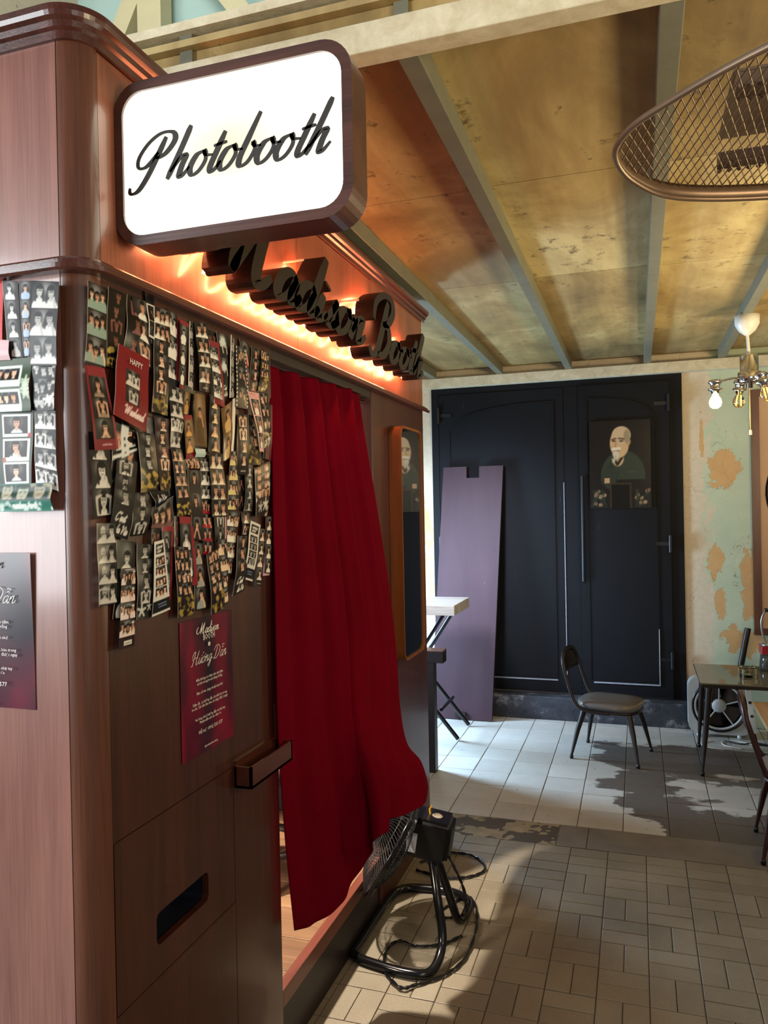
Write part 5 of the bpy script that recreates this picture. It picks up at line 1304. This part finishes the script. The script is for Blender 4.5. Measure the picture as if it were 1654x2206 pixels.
# box fan on the floor under the table
M['fan_grey'] = plain('pale_grey_plastic', 'a9aca8', .4, 0, .08)
BF = thing('box_fan', 'pale grey square box fan on ball feet under the glass table', 'fan', (.45, 5.13, 0))
bc = (.455, 5.115, .192); o_ = rrect(.355, .345, .06, 8); ci = [(.150*math.cos(2*PI*k/len(o_)+PI/36*.0+math.pi*0), .150*math.sin(2*PI*k/len(o_))) for k in range(len(o_))]
mb = MB(); frame_faces(mb, o_, ci, bc, (1, 0, 0), (0, 0, 1), (0, 1, 0), .085); part(mb, 'fan_case', 'fan_grey', BF)
rp = lambda r, y: [(bc[0]+r*math.cos(2*PI*k/40), y, bc[2]+r*math.sin(2*PI*k/40)) for k in range(40)]
part(MB().tube(rp(.152, 5.112), .0075, 8, True), 'outer_ring', 'blk', BF)
part(MB().tube(rp(.138, 5.113), .0075, 8, True), 'inner_ring', 'fan_grey', BF)
part(MB().lathe([(0, 0), (.15, 0), (.15, .004), (0, .004)], (bc[0], 5.185, bc[2]), (0, 1, 0), 36), 'back_plate', 'blk', BF)
part(MB().lathe([(0, -.006), (.026, -.005), (.040, 0), (.044, .02), (0, .02)], (bc[0], 5.12, bc[2]), (0, 1, 0), 24), 'hub_cap', 'fan_grey', BF)
for k in range(5):
    a = .3+k*2*PI/5; part(MB().tube([(bc[0]+.04*math.cos(a), 5.125, bc[2]+.04*math.sin(a)), (bc[0]+.137*math.cos(a), 5.125, bc[2]+.137*math.sin(a))], .0045, 6), 'spoke', 'fan_grey', BF)
    def bfn(u, v): r = .04+.09*v; q = a+.4+(u-.5)*.9; return Vector((bc[0]+r*math.cos(q), 5.152+.02*(u-.5), bc[2]+r*math.sin(q)))
    part(MB().grid(bfn, 5, 4), 'blade', 'plinth', BF)
for x in (.335, .565): part(MB().lathe([(0, -.013), (.010, -.008), (.013, 0), (.010, .008), (0, .013)], (x, 5.105, .0135), n=12), 'ball_foot', plain('pale_ball', 'b9c2bf', .3), BF)
cable('white_cable', [(.40, 5.02, .005), (.34, 4.95, .005), (.37, 4.88, .005), (.47, 4.87, .005), (.55, 4.90, .005), (.47, 4.94, .005), (.46, 5.02, .005), (.54, 5.05, .005), (.64, 4.98, .005)], .0028, 'white_plastic', 'white flex lying in a loop on the floor before the box fan')
cable('dark_cable', [(.47, 5.04, .006), (.56, 4.99, .006), (.66, 5.03, .006), (.80, 4.95, .006)], .004, 'plinth', 'dark flex trailing on the floor right of the white flex')
PS = thing('power_strip', 'white power strip propped upright beside the box fan', 'power strip', (.60, 4.95, 0))
part(MB().add([(.578, 4.97, .40), (.606, 4.97, .40), (.640, 4.93, .09), (.612, 4.93, .09), (.578, 4.99, .40), (.606, 4.99, .40), (.640, 4.95, .09), (.612, 4.95, .09)], [(3, 2, 1, 0), (4, 5, 6, 7), (0, 1, 5, 4), (1, 2, 6, 5), (2, 3, 7, 6), (3, 0, 4, 7)], False), 'strip_body', 'white_plastic', PS)
for k in range(3):
    f_ = .15+k*.25; x = .578+.034*f_; zc = .40-.31*f_; y = 4.97-.04*f_-.002
    part(MB().box(x+.008, y-.003, zc-.018, x+.022, y+.002, zc-.004), 'socket', 'plinth', PS)
part(MB().tube([(.628, 4.94, .09), (.645, 4.95, .02), (.70, 4.99, .006)], .005, 6), 'lead', 'plinth', PS)

# low plank table at the right edge, in front
M['plank'] = wood('pale_plank', '8a6a44', 'c4a070', 'Y', .8, .4)
WT = thing('plank_table', 'pale plank table corner cut by the right picture edge', 'table', (.80, 3.95, 0))
for k in range(4): part(MB().box(.535+k*.142, 3.80, .415, .535+k*.142+.139, 4.28, .433, .002), 'plank', 'plank', WT)
for x in (.60, 1.05):
    for y in (3.85, 4.24): part(MB().box(x, y-.02, 0, x+.035, y+.015, .415, .002), 'leg', 'plinth', WT)

# framed picture on the back wall
FP = thing('framed_picture', 'tall brown framed peach picture with a dark brush ring, right picture edge', 'picture', (1.15, 5.36, .6))
fx0, fx1, fz0_, fz1_ = .690, 1.62, .600, 2.150
o1 = [(x-(fx0+fx1)/2, z_-(fz0_+fz1_)/2) for x, z_ in ((fx0, fz0_), (fx1, fz0_), (fx1, fz1_), (fx0, fz1_))]
i1 = [(a*(1-.10*1), b_*(1-.055)) for a, b_ in o1]
mb = MB(); frame_faces(mb, o1, i1, ((fx0+fx1)/2, YB-.003, (fz0_+fz1_)/2), (1, 0, 0), (0, 0, 1), (0, -1, 0), .028)
part(mb, 'picture_frame', wood('picture_frame_wood', '3a1c0e', '6a3a1e', 'Z', 1, .4), FP)
CV = part(MB().box(fx0+.03, YB-.016, fz0_+.03, fx1-.03, YB-.004, fz1_-.03), 'canvas', plain('peach_canvas', 'cfae92', .7, 0, .1, 4), FP)
br_ = MB()
for r_, w_ in ((.20, .016), (.185, .008), (.215, .006)):
    P = [Vector((.985+r_*math.cos(a*.2), YB-.0168, 1.50+r_*1.25*math.sin(a*.2))) for a in range(4, 29)]
    vs = []
    for i, p in enumerate(P):
        d = (P[min(i+1, len(P)-1)]-P[max(i-1, 0)]).normalized(); nn = Vector((-d.z, 0, d.x)); ww = w_*(.5+.5*math.sin(PI*i/(len(P)-1))); vs += [p+nn*ww, p-nn*ww]
    br_.add(vs, [(2*i, 2*i+1, 2*i+3, 2*i+2) for i in range(len(P)-1)], False)
part(br_, 'brush_ring', plain('brush_ink', '4a3c34', .7), CV)
RB = random.Random(3); br_ = MB()
for k in range(9):
    x, z_ = .80+.05*RB.random(), 1.90-.05*k*.6; br_.box(x, YB-.0168, z_, x+.03+.05*RB.random(), YB-.0158, z_+.016)
part(br_, 'ink_marks', plain('ink_grey', '8a7668', .7), CV)
